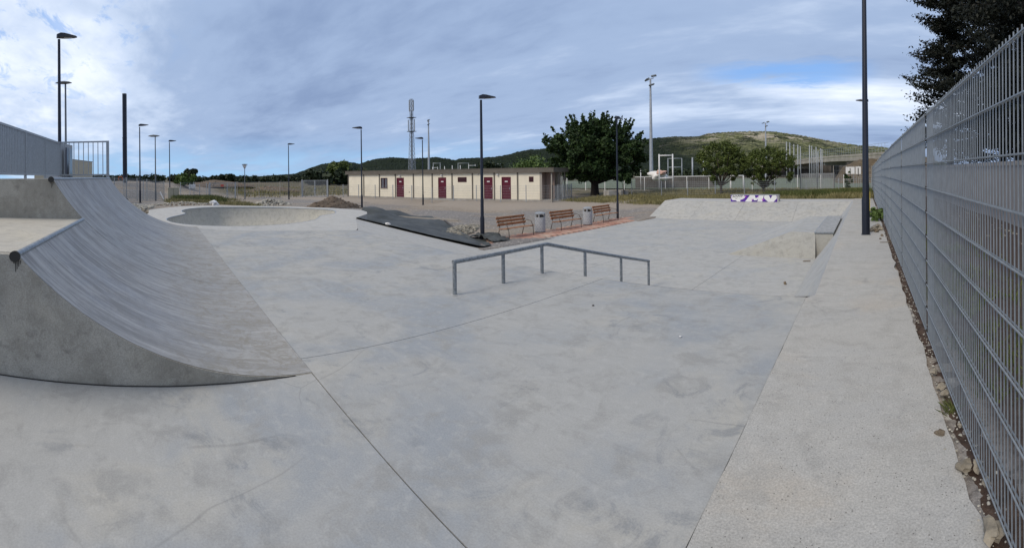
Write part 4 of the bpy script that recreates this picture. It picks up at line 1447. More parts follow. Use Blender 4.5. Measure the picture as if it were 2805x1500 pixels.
def near_weeds():
    r_ = random.Random(12)
    vs, fs = [], []
    def blade(bx, by, z, hh, lx, ly, w):
        a = r_.uniform(0, 2 * pi); k_ = len(vs)
        vs.extend([(bx - cos(a) * w, by - sin(a) * w, z), (bx + cos(a) * w, by + sin(a) * w, z), (bx + lx * .45 + cos(a) * w * .8, by + ly * .45 + sin(a) * w * .8, z + hh * .65), (bx + lx, by + ly, z + hh)])
        fs.extend([(k_, k_ + 1, k_ + 2), (k_, k_ + 2, k_ + 3)])
    for i in range(55):
        blade(.58 + r_.gauss(0, .02), 3.02 + r_.gauss(0, .03), -.02, r_.uniform(.04, .11), r_.gauss(0, .05), r_.gauss(0, .05), .003)
    me = bpy.data.meshes.new('grass_tuft'); me.from_pydata(vs, [], fs); me.materials.append(M['grass_green'])
    tag(link('grass_tuft', me), 'small tuft of grass at the fence foot beside the stones', 'grass')
    vs, fs = [], []
    for i in range(9000):
        x = .78 + abs(r_.gauss(0, .8)); y = r_.uniform(1.8, 14)
        if noise.noise(Vector((x * 1.3, y * .9, 8))) < -.05: continue
        blade(x, y, -.07, r_.uniform(.03, .20), r_.gauss(0, .04), r_.gauss(0, .04), .006)
    me = bpy.data.meshes.new('weeds'); me.from_pydata(vs, [], fs); me.materials.append(M['grass_green'])
    tag(link('weeds', me), 'low dark weeds on the stony ground behind the wire fence', 'weeds', kind='stuff')
    gb_ = MB()
    for i in range(900):
        x = .75 + r_.random() * 3.4; y = 1.8 + r_.random() ** 1.5 * 16
        gb_.rock((x, y, -.06), r_.uniform(.008, .03), i, .6, sub=0)
    tag(gb_.build('gravel', M['rubble']), 'pale pebbles on the dark ground behind the wire fence', 'gravel', kind='stuff')


near_weeds()

# ------------------------------------------------------------------ rubble and dirt piles
def pile(name, cx, cy, rx, ry, h, material, label, cat, seed, n, size, rot=0.0, base=True, bm_='dirtpile'):
    r_ = random.Random(seed)
    root = empty(name, (cx, cy, th(cx, cy)))
    def hh(u, v):
        d = sqrt(u * u + v * v)
        return max(0, (1 - d) ** .9 if d < 1 else 0) * h * (1 + .35 * noise.noise(Vector((u * 2.5 + seed, v * 2.5, 0))))
    if base:
        mb = MB(); N = 34
        vs = []
        for j in range(N + 1):
            for i in range(N + 1):
                u, v = -1 + 2 * i / N, -1 + 2 * j / N
                x, y = u * rx * cos(rot) - v * ry * sin(rot), u * rx * sin(rot) + v * ry * cos(rot)
                vs.append((x, y, hh(u, v) + .03 * noise.noise(Vector((x * 5, y * 5, seed))) - (.12 if u * u + v * v > .95 else 0)))
        mb.add(vs, [(j * (N + 1) + i, j * (N + 1) + i + 1, (j + 1) * (N + 1) + i + 1, (j + 1) * (N + 1) + i) for j in range(N) for i in range(N)])
        mb.build('mound', M[bm_], root, smooth=True)
    mb = MB()
    for i in range(n):
        a = r_.uniform(0, 2 * pi); d = sqrt(r_.random()) * 1.05
        u, v = d * cos(a), d * sin(a)
        x, y = u * rx * cos(rot) - v * ry * sin(rot), u * rx * sin(rot) + v * ry * cos(rot)
        s = size * r_.uniform(.4, 1.4)
        mb.rock((x, y, hh(u, v) + s * .2), s, i + seed, .75, sub=0, rough=.4)
    tag(mb.build('stones', M[material], root), kind='stuff')
    tag(root, label, cat)


pile('rubble_pile', -36.9, 9.3, 2.0, .8, .55, 'rubble', 'heap of pale broken stones beyond the bowl', 'rubble', 4, 420, .10, radians(104))
pile('dirt_pile', -28.9, 11.6, 2.6, 1.0, .80, 'dirtpile', 'low heap of brown earth beyond the right end of the bowl', 'dirt heap', 5, 160, .06, radians(110))
pile('rubble_pile', -26.5, -1.5, 2.6, .9, .22, 'rubble', 'scattered broken stones behind the ramp at the bowl edge', 'rubble', 6, 330, .085, radians(165))
pile('rubble_pile', -31.0, 1.4, 1.1, 2.2, .20, 'rubble', 'strip of pale stones along the far edge of the bowl', 'rubble', 7, 260, .07, radians(10))
pile('rubble_pile', -16.7, 13.2, 2.2, .7, .16, 'rubble_dull', 'pale loose stones around the foot of the central lamp post', 'rubble', 8, 420, .085, radians(125))
pile('dirt_pile', -23.0, -.9, 1.6, .5, .10, 'stone', 'thin spread of straw coloured spoil beside the bowl deck', 'dirt heap', 9, 160, .05, radians(165))
pile('dirt_pile', -66, 17, 5.5, 3.0, .9, 'rubble_dull', 'broad brown earth mound in the field between the two gates', 'dirt heap', 12, 120, .10, radians(100))
pile('dirt_pile', -72, 9, 7.0, 3.0, 1.0, 'rubble_dull', 'grey brown earth mound behind the left grey gate', 'dirt heap', 13, 120, .10, radians(100))
stone(-28.6, 3.5, .38, 'white boulder alone at the far edge of the bowl deck', 'white', .8, z=-.2, seed=70)

# ------------------------------------------------------------------ black sheet
def sheet():
    # corners: on the bowl deck edge and hip, falling to the gravel
    edge_top = [(-15.66, 7.33, .03), (-14.6, 8.4, -.28), (-13.4, 9.62, -.66), (-12.3, 10.75, -.99), (-12.5, 11.35, -1.03)]
    edge_bot = [(-20.6, 9.5, .0), (-22.6, 11.0, -.2), (-24.0, 13.3, -.6), (-22.9, 15.6, -.95), (-19.4, 14.2, -1.0), (-15.8, 12.6, -1.03), (-13.6, 12.1, -1.03)]
    def sample(E, t):
        f = t * (len(E) - 1); i = min(int(f), len(E) - 2); f -= i
        return Vector(E[i]).lerp(Vector(E[i + 1]), f)
    N, K = 90, 44
    vs = []
    for i in range(N + 1):
        t = i / N
        a, b = sample(edge_top, t), sample(edge_bot, t)
        for j in range(K + 1):
            s = j / K
            p = a.lerp(b, s)
            g = max(th(p.x, p.y) + .03, -1.06)
            w = min(1, s * 2.2)
            zlin = a.z + (g - a.z) * (min(1, s * 1.35) ** .8)
            fo = sin(t * 34 + s * 9 + 3 * noise.noise(Vector((t * 5, s * 4, 7)))) * .022 * min(1, s * 4) * (1 - s * .5)
            z = zlin + fo + .09 * noise.noise(Vector((t * 6 + s * 2, s * 2.2, 4))) * min(1, s * 5) + .05 * noise.noise(Vector((p.x * 1.4, p.y * 1.4, 0))) + .035 * abs(noise.noise(Vector((t * 9, s * 22, 5)))) * w
            z += .05 * abs(noise.noise(Vector((t * 26 + s * 3, s * 3, 9)))) * max(0, s - .05)
            if j == 0: z = a.z + .012
            ex = .08 * noise.noise(Vector((t * 30, 3, 0))) if j in (0, K) else 0
            vs.append((p.x + ex, p.y + ex * .6, z + .012))
    m = K + 1
    fs = [(i * m + j, (i + 1) * m + j, (i + 1) * m + j + 1, i * m + j + 1) for i in range(N) for j in range(K)]
    mb = MB(); mb.add(vs, fs)
    o = mb.build('ground_sheet', M['tarp'], smooth=True)
    md = o.modifiers.new('thickness', 'SOLIDIFY'); md.thickness = .012; md.offset = 1
    tag(o, 'black woven ground sheet draped down the bank between bowl and benches', 'ground sheet')
    # crumpled loose end at the lamp foot
    mb = MB()
    vs = []
    for i in range(25):
        for j in range(13):
            u, v = i / 24, j / 12
            x = -14.9 + 1.9 * u + .1 * v; y = 12.1 + .9 * v - .25 * u
            z = -1.03 + .30 * max(0, sin(u * 3.1)) * (.4 + .6 * abs(noise.noise(Vector((u * 4, v * 4, 2))))) + .10 * noise.noise(Vector((u * 9, v * 7, 1))) + .04
            vs.append((x, y, z))
    mb.add(vs, [(i * 13 + j, (i + 1) * 13 + j, (i + 1) * 13 + j + 1, i * 13 + j + 1) for i in range(24) for j in range(12)])
    o = mb.build('ground_sheet', M['tarp'], smooth=True)
    md = o.modifiers.new('thickness', 'SOLIDIFY'); md.thickness = .015
    tag(o, 'crumpled loose end of black sheet heaped at the central lamp foot', 'ground sheet')


sheet()
# timbers lying at the top of the sheet, small white rag
o = MB().beam((-22.6, 13.1, -.72), (-19.4, 15.2, -.86), .07, .07).build('timber', M['taupe_pale']); tag(o, 'long pale plank lying on the gravel behind the black sheet', 'plank')
o = MB().beam((-18.9, 13.9, -.75), (-17.1, 13.2, -.95), .10, .10).build('timber', M['iron']); tag(o, 'short dark timber propped at the sheet edge near the stones', 'timber')
o = MB().beam((-23.6, 13.2, -.60), (-22.9, 13.0, -.70), .10, .10).build('timber', M['iron']); tag(o, 'short dark timber at the far end of the pale plank', 'timber')
o = MB().rock((-14.85, 8.25, -.18), .10, 3, .5, sub=1).build('rag', M['whitesheet']); tag(o, 'small white rag caught on the edge of the black sheet', 'rag')

# ------------------------------------------------------------------ brick paving under the benches
pave = tag(empty('pavement'), kind='structure')
PZ = -1.045
def brick_strip():
    idx = 0
    near = []; rest = MB()
    r_ = random.Random(2)
    proto = None
    x_edge = -12.33
    L, Wd = .40, .20      # clay pavers
    cnt = 0
    for j in range(64):
        y = 11.35 + j * Wd
        wmax = 1.55 + .25 * noise.noise(Vector((y * .8, 0, 0))) + (-.9 if y < 11.9 else 0)
        if y > 23.6: break
        for i in range(6):
            x = x_edge - (i + (.5 if j % 2 else 0)) * L
            if x_edge - x + L * .3 > wmax: break
            dz = r_.uniform(-.004, .004)
            if cnt < 280:
                if proto is None:
                    mb = MB(); mb.box(-L + .006, -.003, .004, Wd - .004, -.06, 0)
                    proto = mb.build('brick', M['brick'], pave); o = proto
                else:
                    o = proto.copy(); COL.objects.link(o); o.parent = pave
                o.location = (x, y, PZ + dz)
            else:
                rest.box(x - L + .006, x - .003, y + .004, y + Wd - .004, PZ - .06, PZ + dz)
            cnt += 1
    if rest.v: tag(rest.build('bricks', M['brick'], pave), kind='stuff')


def brickmat2():
    # single bricks are separate objects, so vary by object too
    m = M['brick']; k = NT(m.node_tree); b = k.n['Principled BSDF']
    oi = k.new('ShaderNodeObjectInfo')
    g = k.new('ShaderNodeNewGeometry')
    rnd = k.math('FRACT', k.math('ADD', oi.outputs['Random'], g.outputs['Random Per Island']))
    c = k.mix(rnd, (0.36, 0.165, 0.12), (0.50, 0.31, 0.235))
    n = k.noise(g.outputs['Position'], 0.9, 6, 0.7, 0.6)
    c = k.mix(k.ramp(n, 0.45, 0.66, 0, 0.7), c, (0.47, 0.40, 0.33))
    k.put(b.inputs['Base Color'], c)


brickmat2()
brick_strip()
MB().slab([(-14.0, 11.5, PZ - .02), (-12.31, 11.2, PZ - .02), (-12.31, 23.7, PZ - .02), (-13.9, 23.7, PZ - .02)], .1).build('bedding_sand', M['soil'], pave)

# ------------------------------------------------------------------ benches and bins
def make_bench():
    root = empty('park_bench')
    Lb = 1.8
    # local: x = towards the sitter's front (+x), y along the bench
    def slat(name, x, z, w, t, tilt):
        o = MB().box(-w / 2, w / 2, -Lb / 2, Lb / 2, -t / 2, t / 2).build(name, M['wood'], root)
        o.location = (x, 0, z); o.rotation_euler = (0, tilt, 0)
        bevel(o, .006, 1)
    for i, x in enumerate((-.02, .10, .22, .34)):
        slat('seat_slat', x, .43 - .012 * (3 - i), .105, .03, radians(-3))
    for i in range(3):
        slat('back_slat', -.13 - .045 * i, .56 + .135 * i, .115, .03, radians(-72))
    for s in (-.78, .78):
        mb = MB()
        mb.tube([(.44, s, 0), (.41, s, .40), (.36, s, .41), (-.10, s, .385), (-.25, s, .90)], .017, 7)
        mb.tube([(-.12, s, .40), (-.24, s, .0)], .017, 7)
        mb.build('leg_frame', M['iron'], root, smooth=True)
        mb = MB()
        mb.tube([(-.20, s * 1.02, .66), (.05, s * 1.02, .67), (.28, s * 1.02, .63), (.40, s * 1.02, .42)], .014, 7)
        mb.build('armrest', M['iron'], root, smooth=True)
    mb = MB(); mb.tube([(-.06, -.78, .36), (-.06, .78, .36)], .014, 6); mb.build('crossbar', M['iron'], root, smooth=True)
    mb = MB()
    for i in range(3):
        for s in (-.78, 0, .78):
            mb.rock((-.125 - .045 * i + .012, s, .56 + .135 * i - .055), .022, 1, .8, sub=0)
    tag(mb.build('bolts', M['black'], root), kind='stuff')
    return root


bench0 = make_bench()
bl = ['brown slatted bench nearest the lamp with the black sheet, black scribble on its back', 'brown slatted bench between the two speckled bins', 'brown slatted bench farthest from the camera, beside the dark lamp post']
bx = [(-13.75, 13.85), (-13.72, 17.35), (-13.85, 21.1)]
for i in range(3):
    b = bench0 if i == 0 else copy_tree(bench0)
    b.location = (bx[i][0], bx[i][1], PZ - .01); b.rotation_euler = (0, 0, radians((2, -1, 1)[i]))
    tag(b, bl[i], 'bench', 'brown benches on the brick strip')
sb_ = MB()
for (a, b) in (((.0, .02), (.03, .08)), ((.03, .08), (.05, .02)), ((.07, .02), (.10, .09)), ((.10, .09), (.12, .01)), ((.14, .02), (.14, .08)), ((.14, .08), (.18, .03)), ((.18, .03), (.20, .085)), ((.22, .02), (.25, .08)), ((.07, .05), (.13, .05))):
    sb_.beam((-.192 - a[1] * .30, .10 + a[0] * 1.3, .80 + a[1]), (-.192 - b[1] * .30, .10 + b[0] * 1.3, .80 + b[1]), .012, .014)
tag(sb_.build('black_scribble', M['black'], bench0), kind='stuff')


def make_bin():
    root = empty('litter_bin')
    R = .245
    mb = MB()
    prof = [(R * .86, 0.0), (R * .90, .03), (R, .05), (R, .68), (R * .98, .70), (R * .80, .705)]
    n = 24
    vs = [(r_ * cos(2 * pi * j / n), r_ * sin(2 * pi * j / n), z) for r_, z in prof for j in range(n)]
    fs = [(i * n + j, i * n + (j + 1) % n, (i + 1) * n + (j + 1) % n, (i + 1) * n + j) for i in range(len(prof) - 1) for j in range(n)]
    fs.append(tuple(range((len(prof) - 1) * n, len(prof) * n)))
    mb.add(vs, fs)
    smooth_angle(mb.build('body', M['bin'], root), 45)
    mb = MB(); mb.tube([(0, 0, -.0), (0, 0, .035)], R * .94, 24); mb.build('base_ring', M['black'], root)
    # perforated dimples
    mb = MB()
    for zi in range(7):
        for j in range(12):
            a = 2 * pi * (j + (.5 if zi % 2 else 0)) / 12
            mb.obox((R * cos(a), R * sin(a), .10 + .088 * zi), (-.010 * sin(a), .010 * cos(a), 0), (0, 0, .010), (.002 * cos(a), .002 * sin(a), 0))
    tag(mb.build('perforations', M['joint'], root), kind='stuff')
    mb = MB(); mb.tube([(0, 0, .66), (0, 0, .80)], R * .70, 20); mb.build('liner', M['joint'], root)
    for k_ in range(4):
        a = 2 * pi * k_ / 4 + .5
        mb = MB(); mb.beam((R * .9 * cos(a), R * .9 * sin(a), .69), (R * .9 * cos(a), R * .9 * sin(a), .86), .05, .02); mb.build('bracket', M['bin'], root)
    mb = MB()
    prof = [(R * .98, .855), (R * .98, .885), (R * .7, .93), (R * .3, .95)]
    vs = [(r_ * cos(2 * pi * j / n), r_ * sin(2 * pi * j / n), z) for r_, z in prof for j in range(n)] + [(0, 0, .953)]
    fs = [(i * n + j, i * n + (j + 1) % n, (i + 1) * n + (j + 1) % n, (i + 1) * n + j) for i in range(3) for j in range(n)] + [(3 * n + j, 3 * n + (j + 1) % n, 4 * n) for j in range(n)] + [tuple(range(n - 1, -1, -1))]
    mb.add(vs, fs); smooth_angle(mb.build('lid', M['galv'], root), 40)
    return root


bin0 = make_bin()
for i, (x, y, l) in enumerate(((-13.75, 15.55, 'round speckled grey litter bin right of the scribbled bench'), (-13.62, 19.15, 'round speckled grey litter bin left of the farthest bench'))):
    b = bin0 if i == 0 else copy_tree(bin0)
    b.location = (x, y, PZ - .01)
    tag(b, l, 'litter bin', 'speckled bins between the benches')

# ------------------------------------------------------------------ lamp posts
def lamp(x, y, z, rz, label, H=6.0, m='pole', head='flat', group='dark street lamps round the park', r=.055, name='street_lamp'):
    root = empty(name, (x, y, z), rz)
    mb = MB(); mb.tube([(0, 0, -.2), (0, 0, .9), (0, 0, 1.0), (0, 0, H - .12)], [r * 1.35, r * 1.35, r * 1.05, r * .72], 12)
    smooth_angle(mb.build('pole', M[m], root), 50)
    mb = MB(); mb.box(-.12, .12, -.12, .12, -.02, .015); mb.build('base_plate', M[m], root)
    mb = MB()
    if head == 'flat':
        # slim LED head: rounded at the post, tapering outwards, tilted up a little
        P = [(-.08, .06, .13), (.05, .11, .17), (.20, .15, .145), (.42, .145, .09), (.62, .10, .05), (.69, .03, .03)]
        vs = []
        for x_, w, t in P:
            zc = H - .06 + x_ * .10
            vs += [(x_, -w, zc), (x_, w, zc), (x_, w * .7, zc + t), (x_, -w * .7, zc + t)]
        fs = [(0, 1, 2, 3), (20, 23, 22, 21)]
        for i in range(5):
            for j in range(4): fs.append((4 * i + j, 4 * (i + 1) + j, 4 * (i + 1) + (j + 1) % 4, 4 * i + (j + 1) % 4))
        mb.add(vs, fs); mb.build('lamp_head', M[m], root)
        mb = MB(); mb.obox((.34, 0, H - .06 + .034 - .008), (.16, 0, .016), (0, .09, 0), (0, 0, .004)); mb.build('lens', M['galv_pale'], root)
    elif head == 'disc':
        n = 16
        P = [(.0, .0), (.26, .0), (.55, .06), (.38, .14), (.0, .20)]
        vs = [((.12 + r_ * cos(2 * pi * j / n) * 1.05), r_ * .55 * sin(2 * pi * j / n), H - .12 + z_) for r_, z_ in P for j in range(n)]
        fs = [(i * n + j, i * n + (j + 1) % n, (i + 1) * n + (j + 1) % n, (i + 1) * n + j) for i in range(4) for j in range(n)]
        mb.add(vs, fs); mb.build('lamp_head', M[m], root)
    else:   # funnel shaped garden lantern
        n = 14
        P = [(.05, H - .12), (.30, H + .32), (.32, H + .36), (.05, H + .40)]
        vs = [(r_ * cos(2 * pi * j / n), r_ * sin(2 * pi * j / n), z_) for r_, z_ in P for j in range(n)]
        fs = [(i * n + j, i * n + (j + 1) % n, (i + 1) * n + (j + 1) % n, (i + 1) * n + j) for i in (1, 2) for j in range(n)]
        mb.add(vs, fs)
        for j in range(0, n, 3):
            a = 2 * pi * j / n
            mb.beam((.05 * cos(a), .05 * sin(a), H - .12), (.30 * cos(a), .30 * sin(a), H + .32), .02)
        mb.build('lamp_head', M[m], root)
        mb = MB(); mb.tube([(0, 0, H - .1), (0, 0, H + .3)], .06, 10, r1=.22); mb.build('globe', M['bulb'], root)
    tag(root, label, 'street lamp', group)
    return root


def az_right(x, y):   # rotation so that local +x points to the right as seen from the camera
    return atan2(-(-x) * 1.0, 0) if False else atan2(-x, y)


def facing(x, y, sgn=1):
    # right-hand direction seen from the camera = (y, -x)/D
    return atan2(-x * sgn, y * sgn)


lamp(-14.25, 12.45, -1.09, facing(-14.25, 12.45) + .4, 'tall dark blue lamp post in the middle, standing in stones by the black sheet', r=.068)
lamp(-13.95, 22.7, -1.09, facing(-13.9, 22.7) + 1.2, 'dark lamp post beside the farthest bench')
lamp(.02, 11.55, .0, facing(.02, 11.5, -1), 'thick dark lamp post on the walkway by the fence, top out of view', r=.078, H=6.4)
lamp(.18, 27.2, -.13, facing(.1, 27.6, -1), 'dark lamp post at the far end of the walkway, head to the left', r=.07)
lamp(-15.8, -3.56, -.15, facing(-15.8, -3.56) + .30, 'tallest dark lamp post at the left behind the ramp railing', H=6.95, r=.07)
lamp(-34.8, -1.5, -.28, facing(-34, -1.5), 'dark lamp post left of the grey lamp in front of the left fence')
lamp(-45.0, 1.04, -.7, facing(-45, 1), 'dark lamp post beside the beige cabinet')
lamp(-46.9, 13.9, -.85, facing(-46.9, 13.9), 'slim distant dark lamp post behind the rubble heap')
lamp(-30.6, 14.8, -.74, facing(-30.6, 14.8, -1), 'dark lamp post in front of the left end of the cabins')
lamp(-33.7, 22.4, -1.05, facing(-33.7, 22.4, -1), 'dark lamp post in front of the middle of the cabins')
lamp(-29.4, -6.2, -.35, facing(-29.4, -6.2) + pi, 'grey lamp with wide saucer head behind the ramp railing', H=8.45, m='pole_grey', head='disc', group='grey saucer lamps', r=.08)
lamp(-41.0, -.35, -.5, facing(-41, -.3) + pi, 'grey lamp with saucer head between two dark lamps at the left', H=6.0, m='pole_grey', head='disc', group='grey saucer lamps', r=.06)
lamp(-47.8, 9.2, -.8, 0, 'short lantern with funnel shaped head behind the left gate', H=3.45, m='pole_grey', head='funnel', group='garden lanterns', r=.05)
mb = MB(); mb.box(-.045, .045, -.004, .004, -.25, .25)
o = mb.build('sticker', M['yellow'], None); o.location = (-.066, 11.50, .86); o.rotation_euler = (0, 0, 0)
o.parent = [q for q in bpy.data.objects if q.name == 'street_lamp.002'][0]; o.location = (-.108, 0.0, .86); o.rotation_euler = (0, 0, radians(90))

# big dark column at the left
col_ = empty('steel_column', (-59.8, -4.6, .85))
mb = MB(); mb.tube([(0, 0, -.5), (0, 0, 6.1)], .29, 16, cap=True); smooth_angle(mb.build('lower_shaft', M['pole'], col_), 50)
mb = MB(); mb.tube([(0, 0, 6.1), (0, 0, 6.18)], .33, 16); mb.build('flange', M['pole'], col_)
mb = MB(); mb.tube([(0, 0, 6.18), (0, 0, 12.0)], .275, 16); smooth_angle(mb.build('upper_shaft', M['pole'], col_), 50)
mb = MB(); mb.tube([(0, 0, 12.0), (0, 0, 12.06)], .30, 16); mb.build('cap', M['galv'], col_)
mb = MB(); mb.beam((.0, .30, -.3), (.0, .30, 12.0), .05, .05); mb.build('cable_duct', M['galv'], col_)
tag(col_, 'thick dark steel column without a lamp, beyond the ramp railing', 'column')

# ------------------------------------------------------------------ floodlight masts, lattice tower
def floodmast(x, y, z, H, label, r=.22):
    root = empty('floodlight_mast', (x, y, z))
    mb = MB(); mb.tube([(0, 0, -.3), (0, 0, H)], [r * 1.4, r * .55], 10); smooth_angle(mb.build('mast', M['flood'], root), 50)
    mb = MB(); mb.beam((-.9, .6, H - .1), (.9, -.6, H - .1), .10); mb.beam((0, 0, H - 1.0), (.5, -.4, H - 1.0), .1); mb.build('crossarm', M['flood'], root)
    for s, zz in ((-1, .15), (1, .35), (.35, -1.0)):
        mb = MB(); mb.obox((0, 0, 0), (.42, 0, .10), (0, .30, 0), (-.03, 0, .10)); o = mb.build('floodlight', M['pole_grey'], root); o.location = (s * .95, -s * .62, H + zz - .1); o.rotation_euler = (radians(25), 0, radians(35 * s))
    mb = MB()
    for i in range(int(H / .5)): mb.box(-r * 1.2, -r * .6, -.02, .02, 1 + i * .5, 1.03 + i * .5)
    tag(mb.build('rungs', M['flood'], root), kind='stuff')
    tag(root, label, 'floodlight', 'floodlight masts of the sports field')


floodmast(-34.3, 66.7, -.7, 18.0, 'tall grey floodlight mast right of the big tree', .26)
floodmast(-123.8, 84.8, -.7, 20.3, 'slim floodlight mast behind the cabins beside the lattice tower', .34)
floodmast(-32.7, 146.4, -.7, 18.5, 'distant floodlight mast above the olive trees', .30)


def lattice(x, y, H, label):
    root = empty('lattice_tower', (x, y, -.7))
    def half(z): return 1.25 - .75 * min(1, z / (H * .7))
    for sx in (-1, 1):
        for sy in (-1, 1):
            mb = MB(); prev = None
            for i in range(15):
                z = H * i / 14
                p = Vector((sx * half(z), sy * half(z), z))
                if prev: mb.beam(prev, p, .12)
                prev = p
            mb.build('leg', M['flood'], root)
    mb = MB()
    n = 18
    for i in range(n):
        z0, z1 = H * i / n, H * (i + 1) / n
        h0, h1 = half(z0), half(z1)
        for (ax, ay, bx_, by_) in ((-1, -1, 1, -1), (1, -1, 1, 1), (1, 1, -1, 1), (-1, 1, -1, -1)):
            mb.beam((ax * h0, ay * h0, z0), (bx_ * h1, by_ * h1, z1), .07)
            mb.beam((bx_ * h0, by_ * h0, z0), (ax * h1, ay * h1, z1), .07)
            mb.beam((ax * h1, ay * h1, z1), (bx_ * h1, by_ * h1, z1), .07)
    mb.build('bracing', M['flood'], root)
    mb = MB(); mb.beam((0, 0, 0), (0, 0, H * .86), .28); mb.build('cable_ladder', M['pole_grey'], root)
    for zf in (.60, .77):
        mb = MB(); mb.box(-1.5, 1.5, -1.5, 1.5, H * zf, H * zf + .18); mb.build('platform', M['pole_grey'], root)
    for sx, sy, z0, z1 in ((-1.6, -.6, .61, .75), (1.5, .5, .61, .75), (-.2, 1.6, .61, .75), (-.9, -.5, .85, .99), (.9, .3, .85, .98), (.1, 1.0, .86, .99)):
        mb = MB(); mb.box(sx - .15, sx + .15, sy - .15, sy + .15, H * z0, H * z1); mb.build('antenna', M['galv_pale'], root)
    tag(root, label, 'radio tower')


lattice(-160.7, 101.4, 34.5, 'grey lattice radio mast with antennas rising behind the cabins')

# ------------------------------------------------------------------ cabins
def building():
    a0 = radians(-21)
    foot = Vector((sin(a0) * 37, cos(a0) * 37, 0))
    u = Vector((cos(a0), -sin(a0), 0)); nrm = Vector((-sin(a0), -cos(a0), 0))
    # local: x = u (rightwards), y = -nrm (away from viewer)
    root = empty('cabin_building', foot, atan2(u.y, u.x))
    z0, zw, ztop = -.70, 1.78, 2.15
    PIL = [-36.84, -34.4, -32.07, -29.82, -27.46, -25.13, -22.81, -20.55, -18.26, -15.93, -13.7]
    DEP = 3.9
    openings = {2: [('window', -31.88, -30.94, .28, 1.38)], 3: [('door', -29.68, -28.70, -.62, 1.39)], 5: [('door', -24.42, -23.49, -.62, 1.39)],
                6: [('vent', -22.16, -21.19, .93, 1.40)], 7: [('door', -19.34, -18.43, -.62, 1.39)], 8: [('door', -17.52, -16.60, -.62, 1.39)], 9: [('vent', -14.83, -14.40, .93, 1.40)]}
    for i in range(10):
        xa, xb = PIL[i] + .0, PIL[i + 1] - .0
        ops = openings.get(i, [])
        mb = MB()
        segs = []
        cur = xa
        for (k_, oa, ob_, za, zb) in ops:
            mb.box(cur, oa, 0, .12, z0 + .06, zw)
            mb.box(oa, ob_, 0, .12, zb, zw)
            if za > z0 + .1: mb.box(oa, ob_, 0, .12, z0 + .06, za)
            cur = ob_
        mb.box(cur, xb, 0, .12, z0 + .06, zw)
        mb.build('wall_panel', M['cream'], root)
        for (k_, oa, ob_, za, zb) in ops:
            xm = (oa + ob_) / 2
            if k_ == 'door':
                f = MB(); w = .05
                f.box(oa, oa + w, -.015, .10, za, zb); f.box(ob_ - w, ob_, -.015, .10, za, zb); f.box(oa + w, ob_ - w, -.015, .10, zb - w, zb)
                fo = f.build('door_frame', M['door'], root)
                d = MB(); d.box(oa + w + .004, ob_ - w - .004, .02, .06, za, zb - w - .004)
                do = d.build('door', M['door'], root)
                r_ = MB()
                for q in range(8):
                    zz = za + .10 + q * .11
                    r_.box(oa + w + .03, ob_ - w - .03, .012, .02, zz, zz + .07)
                r_.build('louvre', M['door'], do)
                s_ = MB(); s_.box(xm - .14, xm + .14, .008, .018, .93, 1.03)
                s_.build('door_sign', M['white'], do)
                h_ = MB(); h_.box(ob_ - w - .12, ob_ - w - .05, -.02, .018, .32, .36); h_.box(ob_ - w - .10, ob_ - w - .06, .010, .02, .24, .44)
                h_.build('handle', M['galv'], do)
            else:
                f = MB(); w = .045
                f.box(oa, oa + w, -.02, .10, za, zb); f.box(ob_ - w, ob_, -.02, .10, za, zb); f.box(oa + w, ob_ - w, -.02, .10, zb - w, zb); f.box(oa + w, ob_ - w, -.02, .10, za, za + w)
                if k_ == 'window': f.box(xm - .025, xm + .025, -.01, .09, za + w, zb - w)
                fo = f.build('window_frame', M['frame'], root)
                g = MB(); g.box(oa + w, ob_ - w, .06, .07, za + w, zb - w); g.build('pane', M['glass'], fo)
                if k_ == 'window':
                    for q in range(5):
                        c = MB(); xx = oa + w + .06 + q * (ob_ - oa - 2 * w - .08) / 5; c.box(xx, xx + .05, .050, .058, za + w + .03, zb - w - .02); c.build('blind_strip', M['blind'], fo)
                    c = MB(); c.box(oa - .04, ob_ + .04, -.05, .02, za - .04, za); c.build('sill', M['taupe_pale'], fo)
                else:
                    c = MB(); n = 3
                    for q in range(n):
                        zz = za + w + .02 + q * (zb - za - 2 * w - .02) / n
                        c.obox((xm, .02, zz + .05), ((ob_ - oa) / 2 - w, 0, 0), (0, .02, -.02), (0, .003, .02))
                    c.build('louvre', M['frame'], fo)
    # cover strips between the modules
    for i, x in enumerate(PIL):
        w = .06 if i not in (10,) else .11
        mb = MB(); mb.box(x - w, x + w, -.045, .0, z0, zw); mb.box(x - .012, x + .012, -.055, -.045, z0, zw)
        mb.build('cover_strip', M['taupe'] if i < 10 else M['taupe_pale'], root)
    mb = MB(); mb.box(PIL[0] - .06, -12.6, -.03, DEP, z0 - .25, z0 + .06); mb.build('base_beam', M['block'], root)
    xr = -12.55
    # fascia with four ribs
    mb = MB(); mb.box(PIL[0] - .25, xr + .1, -.25, DEP + .25, zw, ztop - .002)
    for q in range(4): mb.box(PIL[0] - .27, xr + .12, -.27, DEP + .27, zw + .01 + q * .09, zw + .065 + q * .09)
    mb.build('fascia', M['taupe'], root)
    mb = MB(); mb.box(PIL[0] - .29, xr + .14, -.29, DEP + .29, ztop, ztop + .035); mb.build('roof', M['taupe'], root)
    # other walls and the open porch at the right end
    mb = MB(); mb.box(PIL[0], PIL[0] + .12, .12, DEP, z0, zw); mb.build('end_wall', M['cream'], root)
    mb = MB(); mb.box(PIL[0] + .12, -13.0, DEP - .12, DEP, z0, zw); mb.build('back_wall', M['cream'], root)
    mb = MB(); mb.box(-13.72, -13.62, .12, DEP, z0, zw); mb.build('porch_wall', M['darkroom'], root)
    mb = MB(); mb.box(-13.5, -12.75, .9, 1.0, z0, zw); mb.build('porch_screen', M['darkroom'], root)
